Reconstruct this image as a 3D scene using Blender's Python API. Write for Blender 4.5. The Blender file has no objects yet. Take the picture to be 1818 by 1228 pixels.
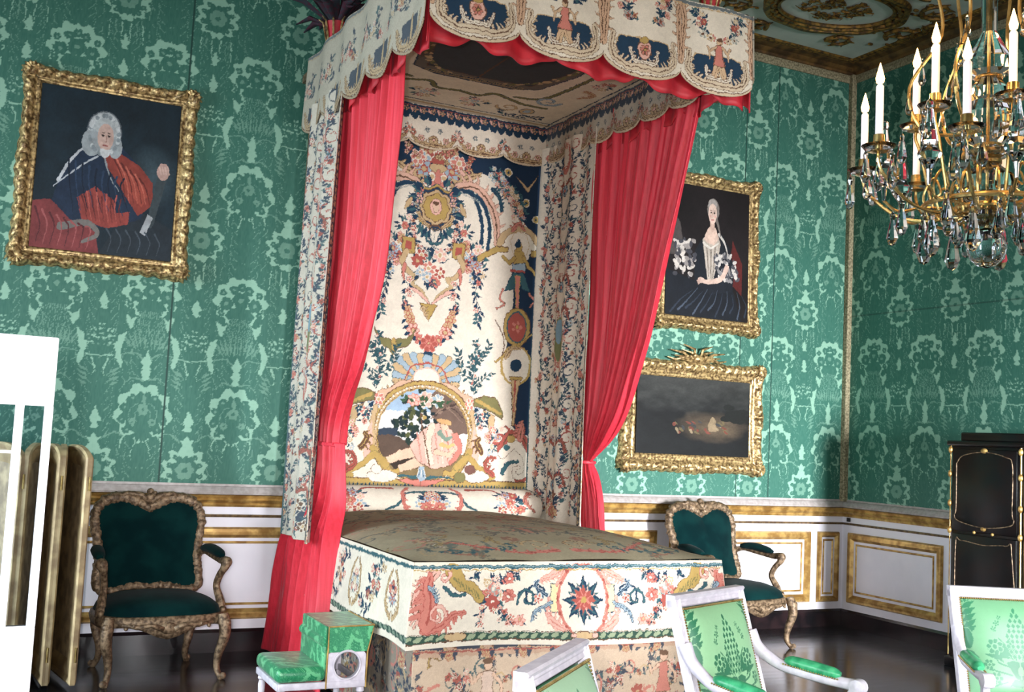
import bpy, bmesh, math, random
import numpy as np
from mathutils import Vector, Matrix
random.seed(7); RNG = np.random.RandomState(5)
scn = bpy.context.scene
col = scn.collection
PI = math.pi
# ------------------------------------------------------------------ camera
W, H, F, S = 1818, 1228, 1920.68, 1.5
YAW, PIT, ROL = [math.radians(a) for a in (26.19666922, 4.81813383, 2.82671839)]
CAM = np.array([-4.7389411*S, -5*S, (1.34346044-.324)*S])
_f = np.array([math.sin(YAW)*math.cos(PIT), math.cos(YAW)*math.cos(PIT), math.sin(PIT)])
_r = np.array([math.cos(YAW), -math.sin(YAW), 0.]); _u = np.cross(_r, _f)
_r, _u = _r*math.cos(ROL)+_u*math.sin(ROL), -_r*math.sin(ROL)+_u*math.cos(ROL)
def at(x, y, **k):
    """point of the room seen at a photo pixel, on the plane X=, Y= or Z="""
    d = _r*(x-W/2)/F-_u*(y-H/2)/F+_f
    ax = 'XYZ'.index(list(k)[0]); v = list(k.values())[0]
    return CAM+d*((v-CAM[ax])/d[ax])
cam = bpy.data.cameras.new('camera'); cam.lens = 36*F/W; cam.sensor_width = 36
co = bpy.data.objects.new('camera', cam); col.objects.link(co); scn.camera = co
M = Matrix(((_r[0], _u[0], -_f[0], CAM[0]), (_r[1], _u[1], -_f[1], CAM[1]), (_r[2], _u[2], -_f[2], CAM[2]), (0, 0, 0, 1)))
co.matrix_world = M
cam.clip_start = .05
# ------------------------------------------------------------------ colour
def lin(c):
    c = np.asarray(c, float)/255.
    return np.where(c <= .04045, c/12.92, ((c+.055)/1.055)**2.4)
def rgb(r, g, b): return tuple(lin((r, g, b)))+(1.,)
# ------------------------------------------------------------------ nodes
class Ex:
    """tiny expression layer over shader Math nodes"""
    nt = None
    def __init__(s, v): s.v = v
    def op(s, o, *b):
        n = Ex.nt.nodes.new('ShaderNodeMath'); n.operation = o
        for i, q in enumerate((s,)+b):
            q = q.v if isinstance(q, Ex) else q
            if isinstance(q, (int, float)): n.inputs[i].default_value = q
            else: Ex.nt.links.new(q, n.inputs[i])
        return Ex(n.outputs[0])
    def __add__(s, b): return s.op('ADD', b)
    __radd__ = __add__
    def __sub__(s, b): return s.op('SUBTRACT', b)
    def __rsub__(s, b): return Ex(b).op('SUBTRACT', s)
    def __mul__(s, b): return s.op('MULTIPLY', b)
    __rmul__ = __mul__
    def __truediv__(s, b): return s.op('DIVIDE', b)
    def abs(s): return s.op('ABSOLUTE')
    def fract(s): return s.op('FRACT')
    def sin(s): return s.op('SINE')
    def cos(s): return s.op('COSINE')
    def sqrt(s): return s.op('SQRT')
    def max(s, b): return s.op('MAXIMUM', b)
    def min(s, b): return s.op('MINIMUM', b)
    def step(s, a, b):
        n = Ex.nt.nodes.new('ShaderNodeMapRange'); n.interpolation_type = 'SMOOTHSTEP'
        Ex.nt.links.new(s.v, n.inputs[0]); n.inputs[1].default_value = a; n.inputs[2].default_value = b
        return Ex(n.outputs[0])
def new_mat(name):
    m = bpy.data.materials.new(name); m.use_nodes = True
    nt = m.node_tree; Ex.nt = nt
    return m, nt, nt.nodes['Principled BSDF']
def coords(nt, which='Object'):
    n = nt.nodes.new('ShaderNodeTexCoord'); s = nt.nodes.new('ShaderNodeSeparateXYZ')
    nt.links.new(n.outputs[which], s.inputs[0]); return [Ex(o) for o in s.outputs]
def noise(nt, scale, detail=3, vec=None, rough=.5):
    n = nt.nodes.new('ShaderNodeTexNoise'); n.inputs['Scale'].default_value = scale
    n.inputs['Detail'].default_value = detail; n.inputs['Roughness'].default_value = rough
    if vec is None:
        t = nt.nodes.new('ShaderNodeTexCoord'); nt.links.new(t.outputs['Object'], n.inputs[0])
    else:
        c = nt.nodes.new('ShaderNodeCombineXYZ')
        for i, q in enumerate(vec):
            if isinstance(q, Ex): nt.links.new(q.v, c.inputs[i])
            else: c.inputs[i].default_value = q
        nt.links.new(c.outputs[0], n.inputs[0])
    return Ex(n.outputs[0])
def mix(nt, fac, a, b):
    n = nt.nodes.new('ShaderNodeMix'); n.data_type = 'RGBA'
    if isinstance(fac, Ex): nt.links.new(fac.v, n.inputs[0])
    else: n.inputs[0].default_value = fac
    for i, q in ((6, a), (7, b)):
        if isinstance(q, tuple): n.inputs[i].default_value = q
        else: nt.links.new(q, n.inputs[i])
    return n.outputs[2]
def bump(nt, bsdf, h, strength=.3, dist=.01):
    b = nt.nodes.new('ShaderNodeBump'); b.inputs['Strength'].default_value = strength
    b.inputs['Distance'].default_value = dist
    nt.links.new(h.v, b.inputs['Height']); nt.links.new(b.outputs[0], bsdf.inputs['Normal'])
def simple(name, c, rough=.5, metal=0., c2=None, sc=20, bmp=0., bsc=60, spec=.5, sheen=0., coat=0., trans=0., ior=1.45):
    m, nt, b = new_mat(name)
    if c2 is None: c2 = tuple(x*.82 for x in c[:3])+(1.,)
    nt.links.new(mix(nt, noise(nt, sc, 4).step(.35, .65), c, c2), b.inputs['Base Color'])
    b.inputs['Roughness'].default_value = rough; b.inputs['Metallic'].default_value = metal
    b.inputs['Specular IOR Level'].default_value = spec; b.inputs['Sheen Weight'].default_value = sheen
    b.inputs['Coat Weight'].default_value = coat
    b.inputs['Transmission Weight'].default_value = trans; b.inputs['IOR'].default_value = ior
    if bmp: bump(nt, b, noise(nt, bsc, 4), bmp, .004)
    return m
def vmat(name, rough=.9, weave=700, wamt=.10, metal=0., spec=.2, bmp=.25, coat=0.):
    """woven cloth or canvas whose dyed colour is held per thread (colour attribute)"""
    m, nt, b = new_mat(name)
    a = nt.nodes.new('ShaderNodeAttribute'); a.attribute_name = 'Col'
    n = noise(nt, weave, 2)
    nt.links.new(mix(nt, n.step(.3, .7)*wamt*2, a.outputs['Color'], rgb(60, 55, 50)), b.inputs['Base Color'])
    b.inputs['Roughness'].default_value = rough; b.inputs['Specular IOR Level'].default_value = spec
    b.inputs['Coat Weight'].default_value = coat
    if bmp: bump(nt, b, n, bmp, .003)
    return m
MAT = {}
MAT['tapestry'] = vmat('tapestry_cloth', .95, 420, .06)
MAT['canvas'] = vmat('oil_canvas', .55, 300, .03, bmp=.1)
MAT['satin'] = vmat('damask_satin', .38, 500, .02, spec=.5, bmp=.08)
MAT['gold'] = simple('gilt_carving', rgb(204, 176, 122), .36, .5, rgb(98, 76, 48), 46, .6, 90)
MAT['gold_flat'] = simple('gilt_moulding', rgb(206, 172, 104), .4, .45, rgb(150, 114, 60), 14, .15, 60)
MAT['gold_dull'] = simple('worn_gilt_wood', rgb(146, 124, 98), .5, .3, rgb(76, 60, 44), 45, .6, 120)
MAT['brass'] = simple('brass', rgb(206, 178, 116), .26, .9, rgb(160, 130, 76), 20)
MAT['velvet'] = simple('dark_green_velvet', rgb(10, 42, 42), 1., 0, rgb(6, 30, 32), 6, sheen=.04, spec=.02)
MAT['white'] = simple('white_panelling_paint', rgb(236, 234, 242), .5, 0, rgb(228, 227, 236), 3)
MAT['chairwhite'] = simple('white_lacquer_paint', rgb(212, 206, 216), .4, 0, rgb(194, 188, 200), 30, .1)
MAT['cap'] = simple('pale_grey_border', rgb(178, 170, 168), .6, 0, rgb(160, 152, 148), 30)
MAT['cord'] = simple('tan_braid_border', rgb(164, 154, 124), .7, 0, rgb(110, 102, 78), 60, .3)
MAT['line'] = simple('dark_gilt_line', rgb(120, 98, 66), .45, .3, rgb(80, 62, 44), 30)
MAT['marble'] = simple('dark_red_marble', rgb(38, 26, 28), .25, 0, rgb(14, 13, 16), 7, coat=.2)
MAT['cornice'] = simple('bronzed_cornice', rgb(120, 88, 48), .5, .35, rgb(70, 50, 30), 10, .3)
MAT['relief'] = simple('ceiling_gilt_relief', rgb(150, 112, 50), .42, .5, rgb(70, 50, 30), 30, .5, 60)
MAT['plaster'] = simple('ceiling_white_plaster', rgb(196, 200, 192), .8, 0, rgb(176, 182, 176), 4)
MAT['glass'] = simple('crystal', rgb(235, 240, 245), .02, 0, rgb(225, 232, 240), 5, trans=1., ior=1.52)
MAT['wax'] = simple('white_candle', rgb(236, 230, 240), .45, 0, rgb(228, 222, 232), 5)
MAT['lacquer'] = simple('black_lacquer', rgb(9, 11, 14), .28, 0, rgb(20, 12, 12), 9)
MAT['lining'] = None
def emis(name, c, s):
    m, nt, b = new_mat(name); b.inputs['Base Color'].default_value = c
    b.inputs['Emission Color'].default_value = c; b.inputs['Emission Strength'].default_value = s
    n = noise(nt, 30, 1); nt.links.new((n*.2+.9).v, b.inputs['Roughness']); return m
MAT['flame'] = emis('candle_flame', rgb(255, 190, 110), 14)
def silk(name, c1, c2, sc=(60, 60, 3), rough=.55):
    m, nt, b = new_mat(name)
    x, y, z = coords(nt)
    n = noise(nt, 1, 3, (x*sc[0], y*sc[1], z*sc[2]))
    fine = noise(nt, 1, 2, (x*40, y*40, z*500))
    nt.links.new(mix(nt, (n*.75+fine*.25).step(.3, .7), c1, c2), b.inputs['Base Color'])
    b.inputs['Roughness'].default_value = rough; b.inputs['Sheen Weight'].default_value = .08
    b.inputs['Sheen Tint'].default_value = rgb(255, 170, 190)
    bump(nt, b, n, .35, .008); return m
MAT['red'] = silk('crimson_silk', rgb(216, 50, 68), rgb(194, 38, 54))
MAT['redlin'] = silk('crimson_lining', rgb(196, 34, 48), rgb(150, 20, 34), (8, 8, 8), .55)
def damask(name, u, w, h, dark, light, u0=0., v0=0., sym=True, seams=(), hseams=()):
    """half-drop silk damask: leafy lobed medallions in a paler satin"""
    m, nt, b = new_mat(name)
    P3 = coords(nt); a = P3[u] if u < 3 else P3[0]+P3[1]; z = P3[2]+(P3[0]-P3[1])*(.5 if u > 2 else 0.)
    p = (a-u0)/w; q = (z-v0)/h
    f = ((p.fract()-.5).abs())                                   # folds at every half repeat
    s1, c1 = (q*2*PI).sin(), (q*2*PI).cos()
    n1 = noise(nt, 1, 3, (f*9, s1*1.5+3., c1*1.5), .6)
    n2 = noise(nt, 1, 2, (f*26, s1*4., c1*4.+7.))
    n3 = noise(nt, 1, 2, (f*15, s1*2.4+9., c1*2.4))
    out = None; inn = None
    for k in (0., .5):
        ax = ((p+k+.5).fract()-.5).abs(); ay = (q+k+.5).fract()-.5
        ang = ax.op('ARCTAN2', ay)
        wd = .235-ay*.10
        rho = ((ax/wd)*(ax/wd)+(ay/.245)*(ay/.245)).sqrt()
        r2 = rho+(ang*9).sin()*.07+(n1-.5)*.9+(n2-.5)*.75
        ring = r2.step(.60, .66)-r2.step(1.02, 1.10)
        core = (1-rho.step(.60, .7))*(n2.step(.55, .60))*.7
        # little light vase and calyx above and below each medallion
        cal = ((ax*ax)/(.0040)+((ay.abs()-.335)*(ay.abs()-.335))/.0042).sqrt()+(n2-.5)*.9
        c2 = 1-cal.step(.62, .75)
        o = ring.max(core).max(c2*.8)
        out = o if out is None else out.max(o)
    # leaf veins between the medallions
    vein = (n3*52+f*26).sin().step(.45, .80)*n1.step(.40, .56)*.55
    out = out.max(vein).max(n2.step(.60, .66)*.5)
    thr = noise(nt, 900, 1)
    fac = out*(.86+thr*.2)
    for sx in seams: fac = fac*((a-sx).abs().step(.003, .006))
    c = mix(nt, fac, dark, light)
    if seams or hseams:
        s_ = None
        for sx in seams:
            t_ = (a-sx).abs().step(.002, .006); s_ = t_ if s_ is None else s_*t_
        for sx in hseams:
            t_ = (z-sx).abs().step(.001, .004); s_ = t_ if s_ is None else s_*t_
        c = mix(nt, s_, rgb(14, 60, 48), c)
    nt.links.new(c, b.inputs['Base Color'])
    nt.links.new((.62-fac*.12).v, b.inputs['Roughness'])
    b.inputs['Sheen Weight'].default_value = .1; b.inputs['Specular IOR Level'].default_value = .35
    bump(nt, b, out+thr*.3, .12, .003)
    return m
DK, LT = rgb(46, 104, 88), rgb(140, 184, 158)
MAT['wall_x'] = damask('green_silk_damask_back', 0, .59, .80, DK, LT, -.80, 2.345-.4+.4, seams=(-5.98, -1.22, -3.6), hseams=())
MAT['wall_y'] = damask('green_silk_damask_side', 1, .61, .80, DK, LT, -.335, 2.345, seams=(-2.6,), hseams=(2.78,))
def parquet():
    m, nt, b = new_mat('dark_waxed_parquet')
    x, y, z = coords(nt)
    d = (x+y)*.7071; e = (x-y)*.7071
    g = ((d/1.1).fract()-.5).abs().step(.470, .485).max(((e/1.1).fract()-.5).abs().step(.470, .485))
    n = noise(nt, 1, 4, (x*3, y*20, 0.))
    c = mix(nt, n.step(.3, .7), rgb(26, 27, 30), rgb(14, 17, 22)); c = mix(nt, g*.6, c, rgb(40, 36, 36))
    nt.links.new(c, b.inputs['Base Color']); nt.links.new((n*.12+.12).v, b.inputs['Roughness'])
    bump(nt, b, n, .05, .003); return m
MAT['floor'] = parquet()
# ------------------------------------------------------------------ mesh building
class MB:
    def __init__(s): s.v = []; s.f = []
    def add(s, vs, fs):
        o = len(s.v); s.v += [tuple(map(float, p)) for p in vs]; s.f += [tuple(i+o for i in f) for f in fs]; return s
    def box(s, x0, x1, y0, y1, z0, z1, bev=0.):
        x0, x1 = sorted((x0, x1)); y0, y1 = sorted((y0, y1)); z0, z1 = sorted((z0, z1))
        if bev <= 0:
            v = [(x, y, z) for z in (z0, z1) for x, y in ((x0, y0), (x1, y0), (x1, y1), (x0, y1))]
            return s.add(v, [(0, 3, 2, 1), (4, 5, 6, 7), (0, 1, 5, 4), (1, 2, 6, 5), (2, 3, 7, 6), (3, 0, 4, 7)])
        b = min(bev, (x1-x0)/2.01, (y1-y0)/2.01, (z1-z0)/2.01)
        bm = bmesh.new(); bmesh.ops.create_cube(bm, size=1)
        for q in bm.verts: q.co = Vector(((x0+x1)/2+q.co.x*(x1-x0), (y0+y1)/2+q.co.y*(y1-y0), (z0+z1)/2+q.co.z*(z1-z0)))
        bmesh.ops.bevel(bm, geom=bm.edges[:], offset=b, segments=3, profile=.5, affect='EDGES')
        return s.bm(bm)
    def bm(s, bm, M4=None):
        bm.verts.ensure_lookup_table(); bm.verts.index_update()
        vs = [(M4 @ q.co if M4 else q.co)[:] for q in bm.verts]
        fs = [tuple(q.index for q in f.verts) for f in bm.faces]
        bm.free(); return s.add(vs, fs)
    def tube(s, pts, r, n=8, cap=True, flat=1.):
        P = [Vector(p) for p in pts]; m = len(P)
        R = list(r) if hasattr(r, '__len__') else [r]*m
        rings = []; up = None
        for i in range(m):
            t = (P[min(i+1, m-1)]-P[max(i-1, 0)]).normalized()
            if up is None: up = Vector((0, 0, 1)) if abs(t.z) < .9 else Vector((1, 0, 0))
            a = t.cross(up)
            if a.length < 1e-5: a = t.orthogonal()
            a.normalize(); b = a.cross(t).normalized(); up = b
            rings.append([P[i]+(a*math.cos(q)*R[i]+b*math.sin(q)*R[i]*flat) for q in [2*PI*k/n for k in range(n)]])
        vs = [v for g in rings for v in g]
        fs = [(i*n+k, i*n+(k+1) % n, (i+1)*n+(k+1) % n, (i+1)*n+k) for i in range(m-1) for k in range(n)]
        if cap: fs += [tuple(range(n-1, -1, -1)), tuple((m-1)*n+k for k in range(n))]
        return s.add([v[:] for v in vs], fs)
    def lathe(s, prof, c=(0, 0, 0), n=16, axis='Z'):
        vs = []
        for r, z in prof:
            for k in range(n):
                a = 2*PI*k/n; x, y = r*math.cos(a), r*math.sin(a)
                p = (x, y, z) if axis == 'Z' else ((x, z, y) if axis == 'Y' else (z, x, y))
                vs.append((p[0]+c[0], p[1]+c[1], p[2]+c[2]))
        m = len(prof)
        fs = [(i*n+k, i*n+(k+1) % n, (i+1)*n+(k+1) % n, (i+1)*n+k) for i in range(m-1) for k in range(n)]
        fs += [tuple(range(n-1, -1, -1)), tuple((m-1)*n+k for k in range(n))]
        return s.add(vs, fs)
    def ball(s, c, r, n=8, sc=(1, 1, 1)):
        vs = []; fs = []; m = max(4, n//2+1)
        for i in range(1, m):
            for k in range(n):
                a = PI*i/m; b = 2*PI*k/n
                vs.append((c[0]+r*sc[0]*math.sin(a)*math.cos(b), c[1]+r*sc[1]*math.sin(a)*math.sin(b), c[2]+r*sc[2]*math.cos(a)))
        fs = [((i-1)*n+k, i*n+k, i*n+(k+1) % n, (i-1)*n+(k+1) % n) for i in range(1, m-1) for k in range(n)]
        vs += [(c[0], c[1], c[2]+r*sc[2]), (c[0], c[1], c[2]-r*sc[2])]; t = (m-1)*n
        fs += [(t, k, (k+1) % n) for k in range(n)]+[(t+1, (m-2)*n+(k+1) % n, (m-2)*n+k) for k in range(n)]
        return s.add(vs, fs)
    def grid(s, P, closed=False):
        """P: (m, n, 3) array of points"""
        m, n = P.shape[:2]
        vs = [tuple(p) for p in P.reshape(-1, 3)]
        nn = n if closed else n-1
        fs = [(i*n+k, i*n+(k+1) % n, (i+1)*n+(k+1) % n, (i+1)*n+k) for i in range(m-1) for k in range(nn)]
        return s.add(vs, fs)
    def prism(s, poly, h0, h1, axis='Y'):
        n = len(poly); f = {'Y': lambda a, b, h: (a, h, b), 'X': lambda a, b, h: (h, a, b), 'Z': lambda a, b, h: (a, b, h)}[axis]
        vs = [f(a, b, h0) for a, b in poly]+[f(a, b, h1) for a, b in poly]
        fs = [tuple(range(n)), tuple(range(2*n-1, n-1, -1))]+[(k, k+n, (k+1) % n+n, (k+1) % n) for k in range(n)]
        return s.add(vs, fs)
    def xf(s, fn): s.v = [tuple(fn(*p)) for p in s.v]; return s
def inv(parent, world=True):
    M4 = Matrix.Identity(4)
    p = parent
    while p is not None: M4 = p.matrix_basis @ M4; p = p.parent
    return M4.inverted()
def obj(name, mb, mat, parent=None, smooth=True, world=False, solid=0., sub=0, angle=.7):
    me = bpy.data.meshes.new(name)
    me.from_pydata(mb.v, [], mb.f); me.validate()
    if world and parent is not None: me.transform(inv(parent))
    o = bpy.data.objects.new(name, me); col.objects.link(o)
    if isinstance(mat, str): mat = MAT[mat]
    me.materials.append(mat)
    bm = bmesh.new(); bm.from_mesh(me); bmesh.ops.recalc_face_normals(bm, faces=bm.faces[:]); bm.to_mesh(me); bm.free()
    if smooth:
        me.polygons.foreach_set('use_smooth', [True]*len(me.polygons))
        if angle: me.set_sharp_from_angle(angle=angle)
    if parent is not None: o.parent = parent
    if solid:
        k = o.modifiers.new('thickness', 'SOLIDIFY'); k.thickness = solid; k.offset = 0
    if sub:
        k = o.modifiers.new('smooth', 'SUBSURF'); k.levels = sub; k.render_levels = sub
    return o
def thing(name, label, cat, loc=(0, 0, 0), rotz=0., group=None):
    o = bpy.data.objects.new(name, None); col.objects.link(o); o.empty_display_size = .1
    o.location = loc; o.rotation_euler = (0, 0, rotz)
    o['label'] = label; o['category'] = cat
    if group: o['group'] = group
    return o
def tag(o, label, cat, group=None):
    o['label'] = label; o['category'] = cat
    if group: o['group'] = group
    return o
def struct(name, mb, mat, smooth=False, **k):
    o = obj(name, mb, mat, smooth=smooth, **k); o['kind'] = 'structure'; return o
def dup(root, loc, rotz, label=None, group=None):
    r = root.copy(); col.objects.link(r); r.location = loc; r.rotation_euler = (0, 0, rotz)
    if label: r['label'] = label
    if group: r['group'] = group
    def rec(a, b):
        for ch in list(a.children):
            c = ch.copy(); col.objects.link(c); c.parent = b; rec(ch, c)
    rec(root, r); return r
def painted(name, P, C, mat, parent=None, mask=None, world=True, solid=0., clamp=True):
    """cloth woven in colours: P (m,n,3) points, C (m,n,3) linear colours, one mesh"""
    m, n = P.shape[:2]
    me = bpy.data.meshes.new(name)
    idx = np.arange(m*n).reshape(m, n)
    q = np.stack([idx[:-1, :-1], idx[:-1, 1:], idx[1:, 1:], idx[1:, :-1]], -1).reshape(-1, 4)
    if mask is not None:
        mk = (mask[:-1, :-1] & mask[1:, :-1] & mask[:-1, 1:] & mask[1:, 1:]).reshape(-1)
        q = q[mk]
        used = np.zeros(m*n, bool); used[q.ravel()] = True
        remap = np.cumsum(used)-1; q = remap[q]
        pv = P.reshape(-1, 3)[used]; cv = C.reshape(-1, 3)[used]
    else: pv = P.reshape(-1, 3); cv = C.reshape(-1, 3)
    me.vertices.add(len(pv)); me.vertices.foreach_set('co', pv.astype(np.float32).ravel())
    nf = len(q)
    me.loops.add(nf*4); me.loops.foreach_set('vertex_index', q.astype(np.int32).ravel())
    me.polygons.add(nf); me.polygons.foreach_set('loop_start', np.arange(0, nf*4, 4, dtype=np.int32))
    me.polygons.foreach_set('loop_total', np.full(nf, 4, dtype=np.int32))
    me.update(calc_edges=True)
    me.polygons.foreach_set('use_smooth', np.ones(nf, bool))
    a = me.color_attributes.new('Col', 'FLOAT_COLOR', 'POINT')
    a.data.foreach_set('color', np.concatenate([cv, np.ones((len(cv), 1))], 1).astype(np.float32).ravel())
    if world and parent is not None: me.transform(inv(parent))
    me.materials.append(MAT[mat] if isinstance(mat, str) else mat)
    o = bpy.data.objects.new(name, me); col.objects.link(o)
    if parent is not None: o.parent = parent
    if solid:
        k = o.modifiers.new('thickness', 'SOLIDIFY'); k.thickness = solid; k.offset = 0
    return o
def vn(x, y, seed=0):
    """value noise on arrays"""
    x = np.asarray(x, float); y = np.asarray(y, float)
    xi, yi = np.floor(x).astype(int), np.floor(y).astype(int); fx, fy = x-xi, y-yi
    def h(a, b):
        k = (a*374761393+b*668265263+seed*982451653) & 0xffffffff
        k = ((k ^ (k >> 13))*1274126177) & 0xffffffff
        return ((k ^ (k >> 16)) & 0xffff)/65535.
    fx = fx*fx*(3-2*fx); fy = fy*fy*(3-2*fy)
    return (h(xi, yi)*(1-fx)+h(xi+1, yi)*fx)*(1-fy)+(h(xi, yi+1)*(1-fx)+h(xi+1, yi+1)*fx)*fy
# ------------------------------------------------------------------ weaving patterns into cloth
CR = lin((226, 214, 194)); NV = lin((26, 58, 84)); TL = lin((52, 96, 104)); RO = lin((206, 120, 104)); BR = lin((172, 78, 66))
TN = lin((198, 166, 118)); OL = lin((124, 118, 70)); PK = lin((226, 172, 154)); BN = lin((104, 72, 52)); GO = lin((182, 150, 74))
GN = lin((60, 90, 62)); GY = lin((160, 164, 156)); LB = lin((150, 172, 186)); DKN = lin((18, 34, 48)); SK = lin((222, 182, 152))
class Cv:
    """small drawing board in metres: x right, y up"""
    def __init__(s, x0, x1, y0, y1, res, bg=CR):
        s.x0, s.x1, s.y0, s.y1 = x0, x1, y0, y1
        s.n = max(2, int((x1-x0)*res)); s.m = max(2, int((y1-y0)*res))
        s.xs = np.linspace(x0, x1, s.n); s.ys = np.linspace(y0, y1, s.m)
        s.C = np.empty((s.m, s.n, 3)); s.C[:] = bg; s.mir = False; s.cx = 0.; s.res = res
    def _w(s, xa, xb, ya, yb):
        i0, i1 = np.searchsorted(s.ys, (ya, yb)); j0, j1 = np.searchsorted(s.xs, (xa, xb))
        return i0, i1, j0, j1
    def _m(s, fn):
        fn(1)
        if s.mir: fn(-1)
    def _pts(s, pts, sg):
        P = np.array(pts, float)
        if sg < 0: P = P.copy(); P[:, 0] = 2*s.cx-P[:, 0]
        return P
    def poly(s, pts, c, edge=None, ew=.003):
        def go(sg):
            P = s._pts(pts, sg)
            i0, i1, j0, j1 = s._w(P[:, 0].min(), P[:, 0].max(), P[:, 1].min(), P[:, 1].max())
            if i1 <= i0 or j1 <= j0: return
            X = s.xs[None, j0:j1]; Y = s.ys[i0:i1, None]
            ins = np.zeros((i1-i0, j1-j0), bool)
            Q = np.roll(P, -1, 0)
            for (xa, ya), (xb, yb) in zip(P, Q):
                if ya == yb: continue
                ins ^= ((ya > Y) != (yb > Y)) & (X < (xb-xa)*(Y-ya)/(yb-ya)+xa)
            s.C[i0:i1, j0:j1][ins] = c
        s._m(go)
        if edge is not None: s.line(list(pts)+[pts[0]], ew, edge)
    def ell(s, x, y, rx, ry, c, rot=0., edge=None, ew=.003, ring=0.):
        def go(sg):
            xx = 2*s.cx-x if sg < 0 else x; ro = rot*sg; R_ = max(rx, ry)
            i0, i1, j0, j1 = s._w(xx-R_, xx+R_, y-R_, y+R_)
            if i1 <= i0 or j1 <= j0: return
            dx = s.xs[None, j0:j1]-xx; dy = s.ys[i0:i1, None]-y
            a = dx*math.cos(ro)+dy*math.sin(ro); b = -dx*math.sin(ro)+dy*math.cos(ro)
            d = (a/rx)**2+(b/ry)**2; k = d <= 1
            w = s.C[i0:i1, j0:j1]
            if edge is not None: w[k] = edge; k = (a/max(rx-ew, 1e-4))**2+(b/max(ry-ew, 1e-4))**2 <= 1
            if ring: k = k & (d >= (1-ring)**2)
            w[k] = c
        s._m(go)
    def line(s, pts, w, c, w2=None, edge=None, ew=.003):
        """tapering stroke"""
        if edge is not None: s.line(pts, w+2*ew, edge, (w2+2*ew) if w2 is not None else None)
        def go(sg):
            P = s._pts(pts, sg); n = len(P)
            W_ = np.linspace(w, w if w2 is None else w2, n)/2
            for k in range(n-1):
                a, b = P[k], P[k+1]; r = max(W_[k], W_[k+1])
                i0, i1, j0, j1 = s._w(min(a[0], b[0])-r, max(a[0], b[0])+r, min(a[1], b[1])-r, max(a[1], b[1])+r)
                if i1 <= i0 or j1 <= j0: continue
                X = s.xs[None, j0:j1]-a[0]; Y = s.ys[i0:i1, None]-a[1]; d = b-a; L = d@d+1e-12
                t = np.clip((X*d[0]+Y*d[1])/L, 0, 1)
                q = (X-t*d[0])**2+(Y-t*d[1])**2
                rr = W_[k]+(W_[k+1]-W_[k])*t
                s.C[i0:i1, j0:j1][q <= rr*rr] = c
        s._m(go)
    def leaf(s, x, y, a, L, w, c):
        s.poly([(x, y), (x+L*.45*math.cos(a)-w*math.sin(a), y+L*.45*math.sin(a)+w*math.cos(a)), (x+L*math.cos(a), y+L*math.sin(a)),
                (x+L*.45*math.cos(a)+w*math.sin(a), y+L*.45*math.sin(a)-w*math.cos(a))], c)
    def flower(s, x, y, r, c1, c2, c3=None, n=6, ph=0.):
        for k in range(n):
            a = 2*PI*k/n+ph
            s.ell(x+r*.6*math.cos(a), y+r*.6*math.sin(a), r*.46, r*.36, c1, a, edge=c2, ew=r*.10)
        s.ell(x, y, r*.42, r*.42, c2); s.ell(x, y, r*.26, r*.26, c3 if c3 is not None else TN)
    def spiral(s, x, y, r, a0, turns, d, w, c, edge=None):
        pts = []
        for k in range(30):
            t = k/29; a = a0+d*turns*2*PI*t; q = r*(1-.82*t)
            pts.append((x+q*math.cos(a), y+q*math.sin(a)))
        s.line(pts, w, c, w*.5, edge=edge)
    def sprig(s, pts, rs, lc=NV, fl=(RO, PK, TN), ll=.05, dens=1., fr=.02, stem=.004, p_fl=.22):
        """leafy branch along a path, with a few blossoms"""
        P = smooth_path(pts, 6)
        s.line(P, stem, lc)
        L = 0
        for k in range(len(P)-1):
            dx, dy = P[k+1][0]-P[k][0], P[k+1][1]-P[k][1]; L += math.hypot(dx, dy)
            if L > ll*.42/dens:
                L = 0; a = math.atan2(dy, dx); sg = 1 if rs.rand() < .5 else -1
                for q in (sg, -sg) if rs.rand() < .6 else (sg,):
                    s.leaf(P[k][0], P[k][1], a+q*rs.uniform(.5, 1.2), ll*rs.uniform(.6, 1.15), ll*rs.uniform(.15, .24), lc if rs.rand() < .75 else TL)
                if rs.rand() < p_fl:
                    o = rs.uniform(-.6, .6)*ll
                    s.flower(P[k][0]-o*math.sin(a), P[k][1]+o*math.cos(a), fr*rs.uniform(.7, 1.3), fl[rs.randint(len(fl))], BR if rs.rand() < .5 else CR, BN, 5, rs.rand()*3)
    def bouquet(s, x, y, r, rs, n=7, lc=NV, cols=(RO, PK, LB, BR, TN)):
        for k in range(int(n*3.2)):
            a = rs.rand()*2*PI; q = r*rs.uniform(.45, 1.0)
            s.leaf(x+q*.5*math.cos(a), y+q*.5*math.sin(a), a+rs.uniform(-.5, .5), r*.55, r*.10, lc if rs.rand() < .7 else TL)
        for k in range(n):
            a = 2*PI*k/n+rs.rand()*.6; q = r*(.0 if k == 0 else rs.uniform(.35, .8))
            s.flower(x+q*math.cos(a), y+q*math.sin(a), r*rs.uniform(.22, .34), cols[rs.randint(len(cols))], BR if rs.rand() < .4 else CR, TN, 6, rs.rand())
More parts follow.
